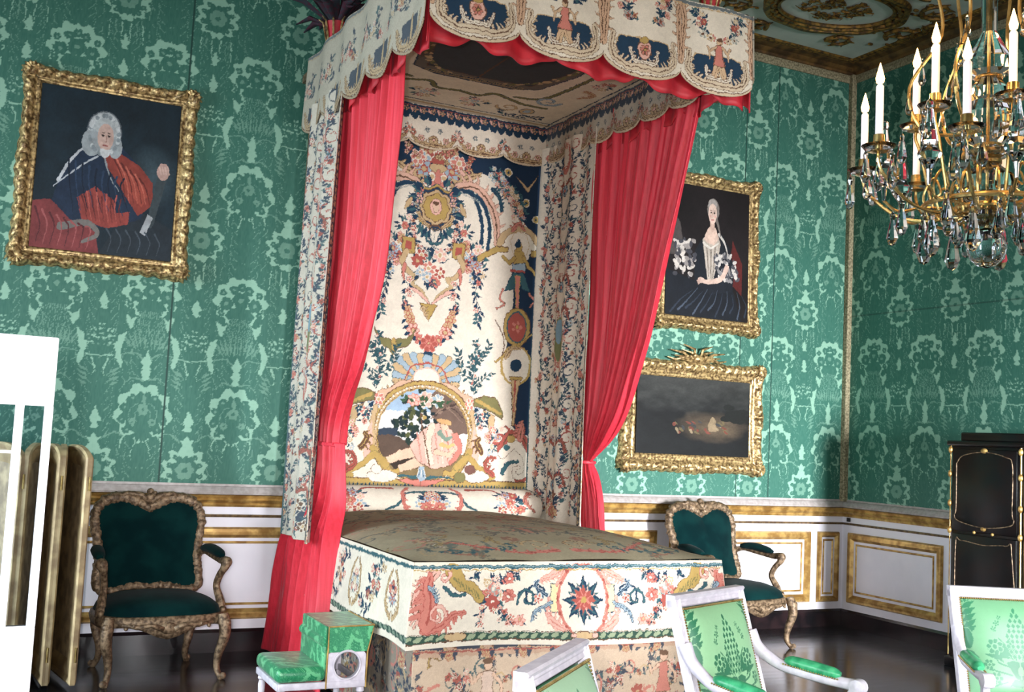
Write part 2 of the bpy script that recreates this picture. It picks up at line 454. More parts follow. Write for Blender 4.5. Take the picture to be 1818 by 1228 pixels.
    def acanthus(s, pts, w, c, e, w2=None, lobes=7, side=1):
        """feathered scroll leaf: body plus lobes curling off one side"""
        P = smooth_path(pts, 8); n = len(P); w2 = w*.3 if w2 is None else w2
        for q in range(lobes):
            k = int((n-2)*(q+.3)/lobes); dx, dy = P[k+1][0]-P[k][0], P[k+1][1]-P[k][1]; a = math.atan2(dy, dx)
            ww = w+(w2-w)*k/n
            for (sgn, m_) in ((side, 1.),):
                a2 = a+sgn*.9; x, y = P[k]
                s.line([(x, y), (x+ww*.8*math.cos(a2), y+ww*.8*math.sin(a2)), (x+ww*1.35*math.cos(a2+sgn*.5), y+ww*1.35*math.sin(a2+sgn*.5))], ww*.55, c, ww*.14, edge=e, ew=.002)
        s.line(P, w, c, w2, edge=e, ew=.003); s.line(P, w*.16, e, w2*.2)
    def band(s, y0, y1, c, x0=None, x1=None):
        s.poly([(x0 or s.x0-1, y0), (x1 or s.x1+1, y0), (x1 or s.x1+1, y1), (x0 or s.x0-1, y1)], c)
    def vband(s, x0, x1, c):
        s.poly([(x0, s.y0-1), (x1, s.y0-1), (x1, s.y1+1), (x0, s.y1+1)], c)
    def twist(s, y, h, c, e, x0=None, x1=None, step=.05):
        """ribbon border of overlapping laurel"""
        x0 = s.x0 if x0 is None else x0; x1 = s.x1 if x1 is None else x1
        s.band(y-h/2, y+h/2, c, x0, x1)
        x = x0
        while x < x1:
            s.ell(x, y, step*.42, h*.30, e, .35); x += step
    def weave(s, amt=.05, seed=3, warp=.005, dirt=.10):
        X, Y = np.meshgrid(s.xs, s.ys)
        if warp:
            dx = (vn(X*45, Y*45, 51)-.5)*2*warp+(vn(X*150, Y*150, 52)-.5)*1.4*warp
            dy = (vn(X*45, Y*45, 53)-.5)*2*warp+(vn(X*150, Y*150, 54)-.5)*1.4*warp
            i = np.clip(((Y+dy-s.y0)*s.m/(s.y1-s.y0)).astype(int), 0, s.m-1); j = np.clip(((X+dx-s.x0)*s.n/(s.x1-s.x0)).astype(int), 0, s.n-1)
            s.C = s.C[i, j]
        s.C = s.C*(1-dirt*(vn(X*16, Y*16, 55)[..., None])-dirt*.8*vn(X*70, Y*70, 56)[..., None])
        L = s.C.mean(-1, keepdims=True); s.C = s.C*.86+L*.14
        s.C *= (1+amt*2*(np.random.RandomState(seed).rand(s.m, s.n, 1)-.5))
        s.C = np.clip(s.C, 0, 1); return s.C
    def fade(s, k, to=GY):
        """worn, dirtier dye of the older hangings"""
        s.C = s.C*(1-k)+np.asarray(to)*k
def smooth_path(pts, k=6):
    P = [np.array(p, float) for p in pts]
    if len(P) < 3: return [tuple(P[0]+(P[1]-P[0])*t/k) for t in range(k+1)]
    P = [2*P[0]-P[1]]+P+[2*P[-1]-P[-2]]; out = []
    for i in range(1, len(P)-2):
        for j in range(k):
            t = j/k; a, b, c, d = P[i-1:i+3]
            out.append(tuple(.5*((2*b)+(c-a)*t+(2*a-5*b+4*c-d)*t*t+(3*b-a-3*c+d)*t**3)))
    out.append(tuple(P[-2])); return out
def figure(c, x, y, h, skin, cloth, e=BN):
    """small woven dancer"""
    c.line([(x-.10*h, y), (x-.04*h, y+.28*h), (x, y+.5*h)], .07*h, skin, .12*h, edge=e, ew=.0025)
    c.line([(x+.16*h, y+.04*h), (x+.10*h, y+.27*h), (x+.02*h, y+.5*h)], .07*h, skin, .12*h, edge=e, ew=.0025)
    c.poly([(x-.15*h, y+.28*h), (x+.17*h, y+.30*h), (x+.09*h, y+.56*h), (x+.12*h, y+.78*h), (x-.10*h, y+.78*h), (x-.08*h, y+.55*h)], cloth, e)
    c.line([(x-.1*h, y+.74*h), (x-.24*h, y+.62*h), (x-.30*h, y+.74*h)], .06*h, skin, .04*h, edge=e, ew=.002)
    c.line([(x+.1*h, y+.74*h), (x+.24*h, y+.60*h), (x+.26*h, y+.44*h)], .06*h, skin, .04*h, edge=e, ew=.002)
    c.ell(x+.01*h, y+.88*h, .075*h, .09*h, skin, edge=e, ew=.003); c.ell(x, y+.93*h, .085*h, .055*h, BN)
def grotesque(c, xa, xb, ya, yb, rs, n, sz=.1, lc=NV, axes=(), fl=(RO, PK, TN, LB)):
    """all-over arabesque: scrolls, sprigs and blossoms, mirrored about its axes"""
    def put(x, y, r):
        k = rs.randint(6); a = rs.rand()*2*PI
        if k < 2: c.spiral(x, y, r, a, rs.uniform(.7, 1.2), 1 if rs.rand() < .5 else -1, r*.17, (TL, BR, RO, TN, NV)[rs.randint(5)], None)
        elif k < 4:
            c.sprig([(x, y), (x+r*math.cos(a), y+r*math.sin(a)), (x+1.7*r*math.cos(a+.7), y+1.7*r*math.sin(a+.7))], rs, lc, fl, r*.6, 1, r*.22, .003)
        elif k == 4: c.flower(x, y, r*.45, fl[rs.randint(len(fl))], BR, TN, 6, a)
        else: c.acanthus([(x, y), (x+r*math.cos(a), y+r*math.sin(a)), (x+1.4*r*math.cos(a+.9), y+1.4*r*math.sin(a+.9))], r*.2, (TN, RO, GO)[rs.randint(3)], BN, lobes=4)
    for i in range(n):
        x, y, r = rs.uniform(xa, xb), rs.uniform(ya, yb), sz*rs.uniform(.5, 1.1)
        c.mir = bool(axes)
        if axes: c.cx = min(axes, key=lambda q: abs(q-x))
        put(x, y, r)
    c.mir = False
# ------------------------------------------------------------------ the room
ZR, ZB, ZC, ZTOP = 1.098, .15, 5.05, 5.12
XL, YF = -10.5, -11.0            # far side walls of the room, out of frame
m = MB().box(XL-.2, .2, YF-.2, .2, -.2, 0); struct('floor', m, 'floor')
m = MB().box(XL-.2, .2, YF-.2, .2, ZTOP, ZTOP+.2); struct('ceiling', m, 'plaster')
m = MB().box(XL-.2, .2, 0, .2, 0, ZTOP); struct('wall_back', m, 'wall_x')
m = MB().box(0, .2, YF, 0, 0, ZTOP); struct('wall_right', m, 'wall_y')
# the silk itself: one woven repeat, drawn once and laid along both walls
def silk_tile():
    TW, TH = .295, 1.56
    K = Cv(-.02, TW+.02, -.02, TH+.02, 400, (0, 0, 0)); L1, M1, D0 = (1, 1, 1), (.42,)*3, (0, 0, 0); rs = np.random.RandomState(8)
    def R(fn):                                              # draw wrapped in height
        for o in (-TH, 0, TH): fn(o)
    def blob(x, y, rx, ry, c, k=9, am=.12, ph=0.):
        R(lambda o: K.poly([(x+rx*(1+am*math.cos(k*a+ph))*math.cos(a), y+o+ry*(1+am*math.cos(k*a+ph))*math.sin(a)*(1.12 if math.sin(a) > 0 else 1)) for a in np.linspace(0, 2*PI, 60)[:-1]], c))
    def fl(x, y, r, c=D0, c2=M1): 
        R(lambda o: [K.ell(x+r*.6*math.cos(a), y+o+r*.6*math.sin(a), r*.5, r*.5, c) for a in np.linspace(0, 2*PI, 7)[:-1]]+[K.ell(x, y+o, r*.3, r*.3, c2)])
    def lf(x, y, a, L, w, c): R(lambda o: K.leaf(x, y+o, a, L, w, c))
    def ln(p, w, c, w2=None): R(lambda o: K.line([(x, y+o) for x, y in smooth_path(p)], w, c, w2))
    def dr(x, y, s=1.):                                     # little light bud
        R(lambda o: K.poly([(x, y+o+.085*s), (x+.022*s, y+o+.03*s), (x+.034*s, y+o+.01*s), (x+.016*s, y+o-.02*s), (x+.03*s, y+o-.04*s), (x, y+o-.05*s), (x-.03*s, y+o-.04*s), (x-.016*s, y+o-.02*s), (x-.034*s, y+o+.01*s), (x-.022*s, y+o+.03*s)], L1))
    # mid-tone leaf veins everywhere
    for q in range(26):
        y = q*.06; ln([(.05, y), (.09, y+.05), (.10, y+.13)], .004, M1, .002); ln([(.25, y), (.21, y+.06), (.20, y+.12)], .004, M1, .002)
        if q % 2: ln([(.12, y+.02), (.15, y+.07), (.14, y+.14)], .005, M1, .002)
    for q in range(120): K.ell(rs.uniform(0, TW), rs.uniform(0, TH), .004, .003, M1, rs.rand()*3)
    z = 0.                                                  # A: ring medallion
    blob(0, z, .188, .185, D0, 11, .1); blob(0, z, .176, .172, L1, 9, .10, 1.); blob(0, z-.012, .126, .130, D0, 9, .14)
    for a in (-.75, -.2, .4, 1.0): fl(.132*math.cos(a), z-.01+.135*math.sin(a), .026)
    for a in (-2.2, -1.75, -1.57, -1.3, -.9): lf(.0+.03*(a+1.57), z-.10, a, .12, .014, D0)
    ln([(.10, z-.13), (.13, z-.18), (.12, z-.24)], .012, L1, .004); ln([(.03, z-.17), (.05, z-.22), (.06, z-.27)], .008, L1, .003)
    for r_ in (.05, .09): ln([(r_*math.cos(a), z-.01+r_*math.sin(a)) for a in np.linspace(-.9, 1.2, 7)], .005, M1)
    fl(0, z+.03, .035, M1, D0); fl(.06, z-.05, .022, M1, D0); lf(0, z+.05, PI/2, .09, .014, M1)
    dr(0, z+.27)
    for sg in (0,): ln([(.02, z+.225), (.08, z+.235), (.14, z+.19)], .014, M1, .004)
    z = .78                                                 # A: flowering arch
    blob(0, z+.01, .19, .17, D0, 7, .06); blob(0, z+.02, .178, .155, L1, 11, .09)
    fl(0, z+.035, .055); fl(.098, z+.005, .044); fl(.05, z+.105, .030); fl(.0, z+.125, .028); fl(.125, z+.08, .022); fl(.13, z-.06, .022); fl(.155, z-.03, .016)
    R(lambda o: K.poly([(-.07, z+o-.02), (.06, z+o-.02), (.10, z+o-.075), (.055, z+o-.14), (-.07, z+o-.16)], D0))
    R(lambda o: K.poly([(.075, z+o-.13), (.11, z+o-.155), (.155, z+o-.12), (.15, z+o-.165), (.115, z+o-.235), (.098, z+o-.175)], L1))
    for q in range(7): ln([(.012*q, z-.10), (.014*q, z-.22), (.022*q, z-.34)], .004, M1, .002)
    for q in range(5): lf(.02+.018*q, z-.36, PI/2-.15*q, .13, .008, M1)
    ln([(.02, z-.42), (.07, z-.38), (.16, z-.39)], .014, M1, .006)
    dr(0, z-.50+.06)
    x = TW; z = 1.20                                        # B: round blossom
    blob(x, z, .150, .148, D0, 9, .08); blob(x, z, .140, .135, L1, 11, .12); blob(x, z-.01, .088, .098, D0, 9, .12); fl(x, z, .055, M1, D0)
    for a in (2.2, 2.8, 3.5, 4.0): fl(x+.105*math.cos(a), z+.105*math.sin(a), .018)
    R(lambda o: K.poly([(x, z+o+.14), (x-.05, z+o+.205), (x-.022, z+o+.20), (x, z+o+.225), (x+.02, z+o+.2), (x+.05, z+o+.205)], L1))
    ln([(x-.06, z+.20), (x-.13, z+.24), (x-.20, z+.20)], .012, M1, .004); dr(x, z+.31, 1.1)
    for q in (0, 1, 2): ln([(x-.03-.035*q, z-.16), (x-.025-.04*q, z-.22), (x-.03-.04*q, z-.29)], .009, L1 if q != 1 else M1, .003)
    dr(x, z-.30, .8)
    z = .42+1.56                                            # B: basket of flowers between tulips
    z = .42
    R(lambda o: K.poly([(x-.155, z+o+.12), (x-.11, z+o+.09), (x-.085, z+o+.02), (x-.098, z+o-.06), (x-.13, z+o-.13), (x-.145, z+o-.09), (x-.125, z+o-.02), (x-.14, z+o+.04)], L1))
    for q in range(5): fl(x-.02-.028*(q % 3), z+.02+.034*(q // 2), .022); 
    for q in range(16): R(lambda o, a=rs.rand(), b=rs.rand(): K.ell(x-.085*a, z+o+.06+.10*b-.04*a, .007, .006, L1))
    R(lambda o: K.line([(x-.085, z+o-.045), (x, z+o-.05)], .008, L1)); ln([(x-.05, z-.07), (x-.03, z-.13), (x-.035, z-.18)], .012, L1, .003)
    for q in range(4): lf(x-.06, z-.16-.03*q, 2.6, .09, .010, M1)
    dr(x, z+.30, .9)
    g = K.C[..., 0]; return K, g, TW, TH
TK, TG, TW_, TH_ = silk_tile()
def silk_cloth(axis, t0, t1, z0, z1, res, phase, zph, seams, hseams):
    n, m_ = int((t1-t0)*res), int((z1-z0)*res); T, Z = np.meshgrid(np.linspace(t0, t1, n), np.linspace(z0, z1, m_))
    dx = (vn(T*60, Z*60, 1)-.5)*.012+(vn(T*150, Z*150, 3)-.5)*.006; dz = (vn(T*60, Z*60, 2)-.5)*.012
    w_ = TW_ if axis == 'X' else TW_
    u = (T+dx-phase)/(2*w_*1.0); u = np.abs(u-np.round(u))*2*w_; v = (Z+dz-zph) % TH_
    i = np.clip(((v-TK.y0)/(TK.y1-TK.y0)*TK.m).astype(int), 0, TK.m-1); j = np.clip(((u-TK.x0)/(TK.x1-TK.x0)*TK.n).astype(int), 0, TK.n-1)
    g = TG[i, j]*(.86+.22*vn(T*30, Z*90, 6))+.10*vn(T*200, Z*40, 7)
    g = np.clip(g, 0, 1)[..., None]; C_ = lin((42, 100, 86))*(1-g)+lin((136, 180, 158))*g
    C_ *= (.94+.10*vn(T*2.3, Z*1.7, 9))[..., None]
    for s_ in seams: C_[np.abs(T-s_) < .006] = lin((22, 62, 54))
    for s_ in hseams: C_[np.abs(Z-s_) < .005] *= .6
    D = np.full_like(T, -.004)+.0006*vn(T*9, Z*9, 4)
    P = np.stack([T, D, Z] if axis == 'X' else [D, T, Z], -1)
    o = painted('trim_cloth', P, C_, MAT['silkwall']); return o
MAT['silkwall'] = vmat('woven_green_silk', .6, 500, .03, spec=.35, bmp=.06)
SILKS = [silk_cloth('X', -7.45, -4.9, 1.10, 4.98, 170, -.80, 0., (-5.98,), ()), silk_cloth('X', -3.5, -.01, 1.10, 4.98, 175, -.80, 0., (-1.22, -.875), ()), silk_cloth('Y', -3.4, -.01, 1.10, 4.98, 150, -.335, .03, (), (2.78,))]
for k_, o_ in enumerate(SILKS): o_.name = 'trim_%d' % (90+k_); o_['kind'] = 'structure'
# window side: unseen tall windows in the left wall, rear ones added to even the light
wl = MB(); wins = [(-2.5, -1.1), (-6.4, -5.0)]
ys = [0.2, -1.1, -2.5, -5.0, -6.4, YF-.2]
for a, b in ((ys[0], ys[1]), (ys[2], ys[3]), (ys[4], ys[5])): wl.box(XL-.25, XL, b, a, 0, ZTOP)
for a, b in wins: wl.box(XL-.25, XL, a, b, 4.3, ZTOP); wl.box(XL-.25, XL, a, b, 0, .35)
struct('wall_left', wl, 'wall_y')
wf = MB(); wins2 = [(-8.9, -7.5), (-5.5, -4.1), (-2.1, -.7)]
xs = [XL-.2, -8.9, -7.5, -5.5, -4.1, -2.1, -.7, .2]
for a, b in ((xs[0], xs[1]), (xs[2], xs[3]), (xs[4], xs[5]), (xs[6], xs[7])): wf.box(a, b, YF-.25, YF, 0, ZTOP)
for a, b in wins2: wf.box(a, b, YF-.25, YF, 4.3, ZTOP); wf.box(a, b, YF-.25, YF, 0, .35)
struct('wall_front', wf, 'wall_x')
k = 1
for a, b in wins:
    w = MB()
    for y in (a, a+.06, (a+b)/2, b-.06): w.box(XL-.16, XL-.10, y-.03+.03, y+.06, .35, 4.3)
    for z in (.35, 1.3, 2.3, 3.3, 4.24): w.box(XL-.16, XL-.10, a, b, z, z+.06)
    struct('window_%d' % k, w, 'white'); k += 1
for a, b in wins2:
    w = MB()
    for x in (a, (a+b)/2, b-.06): w.box(x, x+.06, YF-.16, YF-.10, .35, 4.3)
    for z in (.35, 1.3, 2.3, 3.3, 4.24): w.box(a, b, YF-.16, YF-.10, z, z+.06)
    struct('window_%d' % k, w, 'white'); k += 1
# wainscot and mouldings: profile sweeps in a wall frame (t along the wall, d out of it, z)
def onwall(side):
    return (lambda t, d, z: (t, -d, z)) if side == 'back' else (lambda t, d, z: (-d, t, z))
def runs(side, t0, t1, prof):
    """straight moulding of profile [(d, z)...] from t0 to t1"""
    g = np.array([[onwall(side)(t, d, z) for (d, z) in prof] for t in (t0, t1)])
    mb = MB().grid(g); n = len(prof)
    mb.f += [tuple(range(n)), tuple(range(2*n-1, n-1, -1))]; return mb
def frame_moulding(side, t0, t1, z0, z1, w, d, rows=6, mb=None, base=.02):
    """mitred picture-frame moulding on the panelling"""
    mb = mb or MB()
    prof = []
    for i in range(rows+1):
        u = i/rows; prof.append((u*w, base+d*(math.sin(PI*u)*.55+.45*abs(math.sin(2.5*PI*u)))*(1 if 0 < i < rows else 0)))
    P = np.zeros((5, rows+1, 3))
    for i, (o, h) in enumerate(prof):
        for j, (t, z) in enumerate(((t0+o, z0+o), (t1-o, z0+o), (t1-o, z1-o), (t0+o, z1-o), (t0+o, z0+o))):
            P[j, i] = onwall(side)(t, h, z)
    return mb.grid(P)
n_trim = [0]
def trim(mb, mat, **k):
    n_trim[0] += 1; return struct('trim_%d' % n_trim[0], mb, mat, **k)
for side, t0, t1 in (('back', XL, 0.), ('right', YF, 0.)):
    trim(runs(side, t0, t1, [(0, .15), (.018, .15), (.018, 1.05), (0, 1.05)]), 'white')
    trim(runs(side, t0, t1, [(0, 1.046), (.055, 1.05), (.06, 1.062), (.045, 1.085), (.03, 1.10), (0, 1.102)]), 'cap')
    trim(runs(side, t0, t1, [(.0, .966), (.030, .966), (.036, .978), (.030, .990), (.046, .998), (.056, 1.012), (.046, 1.024), (.052, 1.034), (.066, 1.046), (0, 1.05)]), 'gold_flat', smooth=True)
    trim(runs(side, t0, t1, [(.01, .894), (.026, .896), (.029, .905), (.026, .914), (.01, .916)]), 'line')
    trim(runs(side, t0, t1, [(0, ZC-.085), (.015, ZC-.085), (.02, ZC-.045), (.015, ZC-.005), (0, ZC-.005)]), 'cord')
    trim(runs(side, t0, t1, [(0, 1.102), (.012, 1.102), (.012, 1.118), (0, 1.118)]), 'cap')
    # cornice stepping out to the ceiling
    trim(runs(side, t0, t1, [(0, ZC-.01), (.03, ZC-.01), (.035, ZC+.01), (.06, ZC+.02), (.075, ZC+.04), (.11, ZC+.045), (.135, ZC+.05), (.15, ZC+.07), (0, ZC+.07)]), 'cornice', smooth=True)
    b = struct('baseboard_'+side, runs(side, t0, t1, [(0, 0), (.035, 0), (.035, .13), (.02, .15), (0, .15)]), 'marble')
# bead row along the cornice (a moulding)
for side, t0, t1 in (('back', -2.6, -.14), ('right', -2.6, -.14)):
    mb = MB(); t = t0
    while t < t1:
        mb.ball(onwall(side)(t, .165, ZC+.058), .011, 6); t += .032
    mb.add(*[(r.v, r.f) for r in [runs(side, t0, t1, [(.15, ZC+.05), (.19, ZC+.055), (.20, ZC+.075), (.15, ZC+.075)])]][0])
    trim(mb, 'relief', smooth=True)
for t in ('back', 'right'):
    mb = runs(t, XL if t == 'back' else YF, -2.6, [(.15, ZC+.05), (.19, ZC+.055), (.20, ZC+.075), (.15, ZC+.075)]); trim(mb, 'relief')
# corner braid
mb = MB().box(-.055, 0, -.055, 0, 1.10, ZC-.005, .008); trim(mb, 'cord')
PAN = {'back': [(-9.3, -7.35), (-7.2, -4.75), (-4.6, -2.02), (-1.9, -.39), (-.315, -.065)], 'right': [(-1.155, -.09), (-1.55, -1.25), (-4.2, -1.65), (-6.6, -4.3)]}
for side in PAN:
    for a, b in PAN[side]:
        big = b-a > .4
        trim(frame_moulding(side, a, b, .213, .83, .072 if big else .05, .028), 'gold_flat', smooth=True)
        o = .094 if big else .066
        trim(frame_moulding(side, a+o, b-o, .213+o, .83-o, .017, .009, 4), 'gold_flat', smooth=True)
# tiny socket on the right wainscot
tg = MB().box(-.032, -.018, -.115, -.075, .925, .96, .004); o = obj('wall_hook', tg, 'lacquer'); tag(o, 'tiny dark knob on the white wainscot right of the corner', 'knob')
# ceiling ornament: gilt stucco on white
def relief(c0, ang):
    mb = MB(); ca, sa = math.cos(ang), math.sin(ang)
    def T(x, y, h=0.): return (c0[0]+x*ca-y*sa, c0[1]+x*sa+y*ca, ZTOP-.004-h)
    def ring(rx, ry, r, h=.0, wob=0., k=0, x0=0., y0=0., a0=0., a1=2*PI, n=72):
        mb.tube([T(x0+rx*math.cos(a)*(1+wob*math.cos(k*a)), y0+ry*math.sin(a)*(1+wob*math.cos(k*a)), h) for a in np.linspace(a0, a1, n)], r, 6)
    ring(.60, .42, .035, .01, .02, 8); ring(.50, .33, .018, .01); ring(.555, .375, .022, .015, .03, 24)
    for q in range(36):
        a = 2*PI*q/36; mb.tube([T(.50*math.cos(a), .34*math.sin(a), .01), T(.60*math.cos(a+.05), .41*math.sin(a+.05), .02)], [.006, .014], 5)
    rs = np.random.RandomState(3)
    for q in range(60):
        a = rs.rand()*2*PI; t = rs.rand()**.5*.62
        x, y = .50*t*math.cos(a), .30*t*math.sin(a)
        mb.ball(T(x, y, .005), rs.uniform(.012, .03), 6, (1.4, .8, .5))
        b = rs.rand()*6; mb.tube([T(x, y, .01), T(x+.05*math.cos(b), y+.05*math.sin(b), .015), T(x+.07*math.cos(b+1), y+.06*math.sin(b+1), .01)], [.008, .006, .003], 5)
    for sg in (-1, 1):                                    # acanthus scrolls round the oval and into the corners
        for (x, y, r, t0, tt) in ((sg*.74, -.30, .16, 0, 1.4), (sg*.80, .22, .14, 2, 1.3), (sg*.46, -.58, .13, 1, 1.4), (sg*.42, .58, .12, 3, 1.2), (sg*1.0, -.02, .13, 2, 1.3)):
            pts = [T(x+sg*r*(1-.8*u)*math.cos(t0+tt*2*PI*u), y+r*(1-.8*u)*math.sin(t0+tt*2*PI*u), .01) for u in np.linspace(0, 1, 26)]
            mb.tube(pts, np.linspace(.022, .008, 26), 6)
            for u in np.linspace(.1, .9, 7):
                a = t0+tt*2*PI*u
                mb.tube([T(x+sg*r*(1-.8*u)*math.cos(a), y+r*(1-.8*u)*math.sin(a), .01), T(x+sg*(r*(1-.8*u)+.06)*math.cos(a+.3), y+(r*(1-.8*u)+.06)*math.sin(a+.3), .012)], [.016, .004], 5)
        for q in range(26):
            x, y = sg*rs.uniform(.55, 1.15), rs.uniform(-.6, .6)
            mb.ball(T(x, y, .004), rs.uniform(.012, .026), 6, (1.3, .9, .5))
    for q in range(30): mb.ball(T(rs.uniform(-.35, .35), -.46-rs.uniform(0, .16), .01), rs.uniform(.015, .035), 6, (1, 1, .6))
    trim(mb, 'relief', smooth=True)
relief((-1.12, -.98), math.radians(-8))
relief((-3.6, -.98), 0.)
# straight gilt fillets framing the ceiling compartments
for (xa, ya, xb, yb) in ((-10.4, -1.9, -.1, -1.9), (-2.45, -.2, -2.45, -1.9)):
    trim(MB().tube([(xa, ya, ZTOP-.01), (xb, yb, ZTOP-.01)], .03, 8), 'relief', smooth=True)
# ------------------------------------------------------------------ carved picture frames
def carved_frame(w, h, fw, dep, seed, nd=160, amp=.022):
    """four mitred carved sides, local x across, z up, facing -Y, back at y=0"""
    mb = MB(); rows = 15
    for s in range(4):
        L = w if s % 2 == 0 else h; O = h if s % 2 == 0 else w
        n = max(50, int(nd*L)); U = np.linspace(-1, 1, n)[None, :]; t = np.linspace(0, 1, rows)[:, None]
        prof = np.interp(t, [0, .06, .22, .42, .55, .68, .78, .86, .93, 1], [0, .55, .95, .80, .45, .40, .62, .40, .30, .08])
        pos = U*(L/2-fw*t); al = pos*1.0
        carve = (np.abs(np.sin(al*PI/.085+2.2*np.sin(t*5)))*.6+vn(al*34, t*9, seed+s)*.9-.55)*np.clip(np.sin(PI*np.clip((t-.02)/.55, 0, 1)), 0, 1)
        cor = np.exp(-((np.abs(U)-1)*L/2/.13)**2)+.7*np.exp(-(al/.12)**2)*(t < .7)
        y = -(dep*prof+amp*carve*(1+.8*cor)+.014*cor*(t < .75))
        ofs = O/2-fw*t+(.010*np.abs(np.sin(al*PI/.085))+.022*cor+.008*vn(al*20, 0*t, seed+9))*(1-t)**3
        y = np.where(t <= 0, 0, y)
        if s == 0: P = np.stack([pos+0*t, y+0*U, -ofs+0*U], -1)
        if s == 1: P = np.stack([ofs+0*U, y+0*U, pos+0*t], -1)
        if s == 2: P = np.stack([-pos+0*t, y+0*U, ofs+0*U], -1)
        if s == 3: P = np.stack([-ofs+0*U, y+0*U, -pos+0*t], -1)
        mb.grid(P)
    return mb
def picture(name, label, cx, cz, w, h, fw, dep, seed, cv, tilt=0., crest=False):
    t = thing(name, label, 'painting', (cx, -.012, cz-h/2))
    t.rotation_euler = (tilt, 0, 0)
    f = carved_frame(w, h, fw, dep, seed).xf(lambda x, y, z: (x, y, z+h/2)); obj('gilt_frame', f, 'gold', t, angle=None)
    for sx in (-1, 1):
        for sz in (-1, 1):
            m = MB()
            X_, Z_ = sx*(w/2-.035), h/2+sz*(h/2-.035)
            m.ball((X_, -.055, Z_), .036, 10, (1, .7, 1)); m.ball((X_+sx*.022, -.045, Z_+sz*.022), .028, 8, (1, .7, 1))
            for q in range(7):
                a = math.atan2(sz, sx)+(q-3)*.5; m.tube([(X_, -.06, Z_), (X_+.045*math.cos(a), -.07, Z_+.045*math.sin(a)), (X_+.066*math.cos(a), -.045, Z_+.066*math.sin(a))], [.012, .013, .005], 6)
            obj('corner_carving', m, 'gold', t)
    b = MB().box(-w/2+.02, w/2-.02, -.012, -.002, .02, h-.02); obj('stretcher', b, 'gold_dull', t, smooth=False)
    X, Z = np.meshgrid(cv.xs, cv.ys); iw, ih = w-2*fw+.03, h-2*fw+.03
    P = np.stack([X*iw, 0*X-.030, (Z*ih)+h/2], -1)
    painted('canvas', P, cv.weave(.10, warp=.0025, dirt=.25), 'canvas', t, world=False, solid=.004)
    if crest:
        m = MB(); rs = np.random.RandomState(4)
        for sg in (-1, 1):
            for q in range(6):
                a = .25+q*.24; L = .10+.05*(q % 3)
                m.tube([(sg*.02, -.05, h), (sg*(.02+L*.9*math.cos(a)), -.07, h+L*.55*math.sin(a)), (sg*(.03+L*1.5*math.cos(a*.8)), -.06, h+L*.75*math.sin(a*.9))], [.016, .013, .004], 6)
            m.tube([(sg*.02, -.06, h+.02), (sg*.12, -.07, h+.045), (sg*.22, -.06, h+.01), (sg*.30, -.05, h+.03)], [.018, .016, .012, .005], 7)
        m.ball((0, -.07, h+.03), .045, 10, (1.3, .6, .8)); m.ball((.06, -.08, h+.05), .025, 8); m.ball((-.05, -.08, h+.055), .022, 8)
        obj('trophy_crest', m, 'gold', t)
    return t
# a seated gentleman in a blue and red cloak: an invented portrait, unit board
rs = np.random.RandomState(11)
A = Cv(-.5, .5, -.5, .5, 400, lin((20, 42, 54)))
X, Y = np.meshgrid(A.xs, A.ys)
n = vn(X*5, Y*5, 1)*.6+vn(X*13, Y*13, 2)*.4
A.C = A.C*(.6+.7*n[..., None])+np.clip((.22-np.hypot(X-.32, Y-.02)), 0, 1)[..., None]*lin((110, 140, 150))*1.2
A.poly([(-.5, -.5), (-.5, -.3), (-.36, -.24), (-.2, -.5)], lin((96, 60, 62))); A.poly([(-.02, -.5), (.5, -.5), (.5, -.3), (.28, -.22), (.1, -.3)], lin((34, 48, 58)))
A.poly([(-.38, -.22), (-.30, .02), (-.18, .15), (-.04, .19), (.10, .17), (.24, .06), (.31, -.10), (.26, -.26), (.02, -.34), (-.22, -.32)], lin((26, 48, 74)))
A.poly([(-.06, .14), (.05, .15), (.22, .08), (.33, -.02), (.34, -.16), (.24, -.24), (.10, -.08), (-.02, .06)], lin((150, 58, 46)))
A.poly([(.06, .04), (.2, .02), (.30, -.10), (.26, -.18), (.14, -.08)], lin((176, 72, 54)))
A.line(smooth_path([(-.34, -.08), (-.26, .06), (-.16, .155), (-.05, .175), (-.02, .12)]), .022, lin((198, 204, 210)), .01)
A.line(smooth_path([(-.08, .10), (-.20, .02), (-.37, -.12)]), .014, lin((188, 196, 204)), .006)
A.line(smooth_path([(-.03, .10), (.02, -.02), (.09, -.10)]), .012, lin((150, 160, 165)), .006)
A.poly([(-.20, -.17), (-.08, -.09), (.06, -.16), (.08, -.24), (.18, -.22), (.17, -.30), (.02, -.34), (-.16, -.30)], lin((158, 62, 54)))
A.poly([(-.5, -.22), (-.38, -.2), (-.2, -.34), (-.06, -.36), (-.02, -.5), (-.5, -.5)], lin((132, 54, 56)))
A.line(smooth_path([(-.30, -.36), (-.12, -.32), (-.04, -.38), (-.14, -.44)]), .05, lin((120, 116, 112)), .02)
A.line([(.40, .04), (.36, -.14), (.33, -.28)], .07, lin((60, 74, 80)), .05); A.poly([(.31, -.22), (.35, -.24), (.30, -.36), (.26, -.34)], lin((170, 176, 180)))
for q in range(9): A.line(smooth_path([(-.28+.05*q, .06-.01*q), (-.26+.045*q, -.08), (-.22+.05*q, -.26+.01*(q % 3))]), .014, lin((40, 66, 96)) if q % 2 else lin((16, 34, 54)), .004)
for q in range(7): A.line(smooth_path([(.02+.035*q, .12-.02*q), (.10+.03*q, .0-.01*q), (.14+.03*q, -.16)]), .012, lin((206, 104, 82)) if q % 2 else lin((104, 38, 34)), .004)
for q in range(9): A.line(smooth_path([(-.17+.035*q, -.15+.02*(q % 2)), (-.14+.03*q, -.22), (-.12+.03*q, -.30)]), .011, lin((196, 92, 80)) if q % 2 else lin((108, 40, 40)), .003)
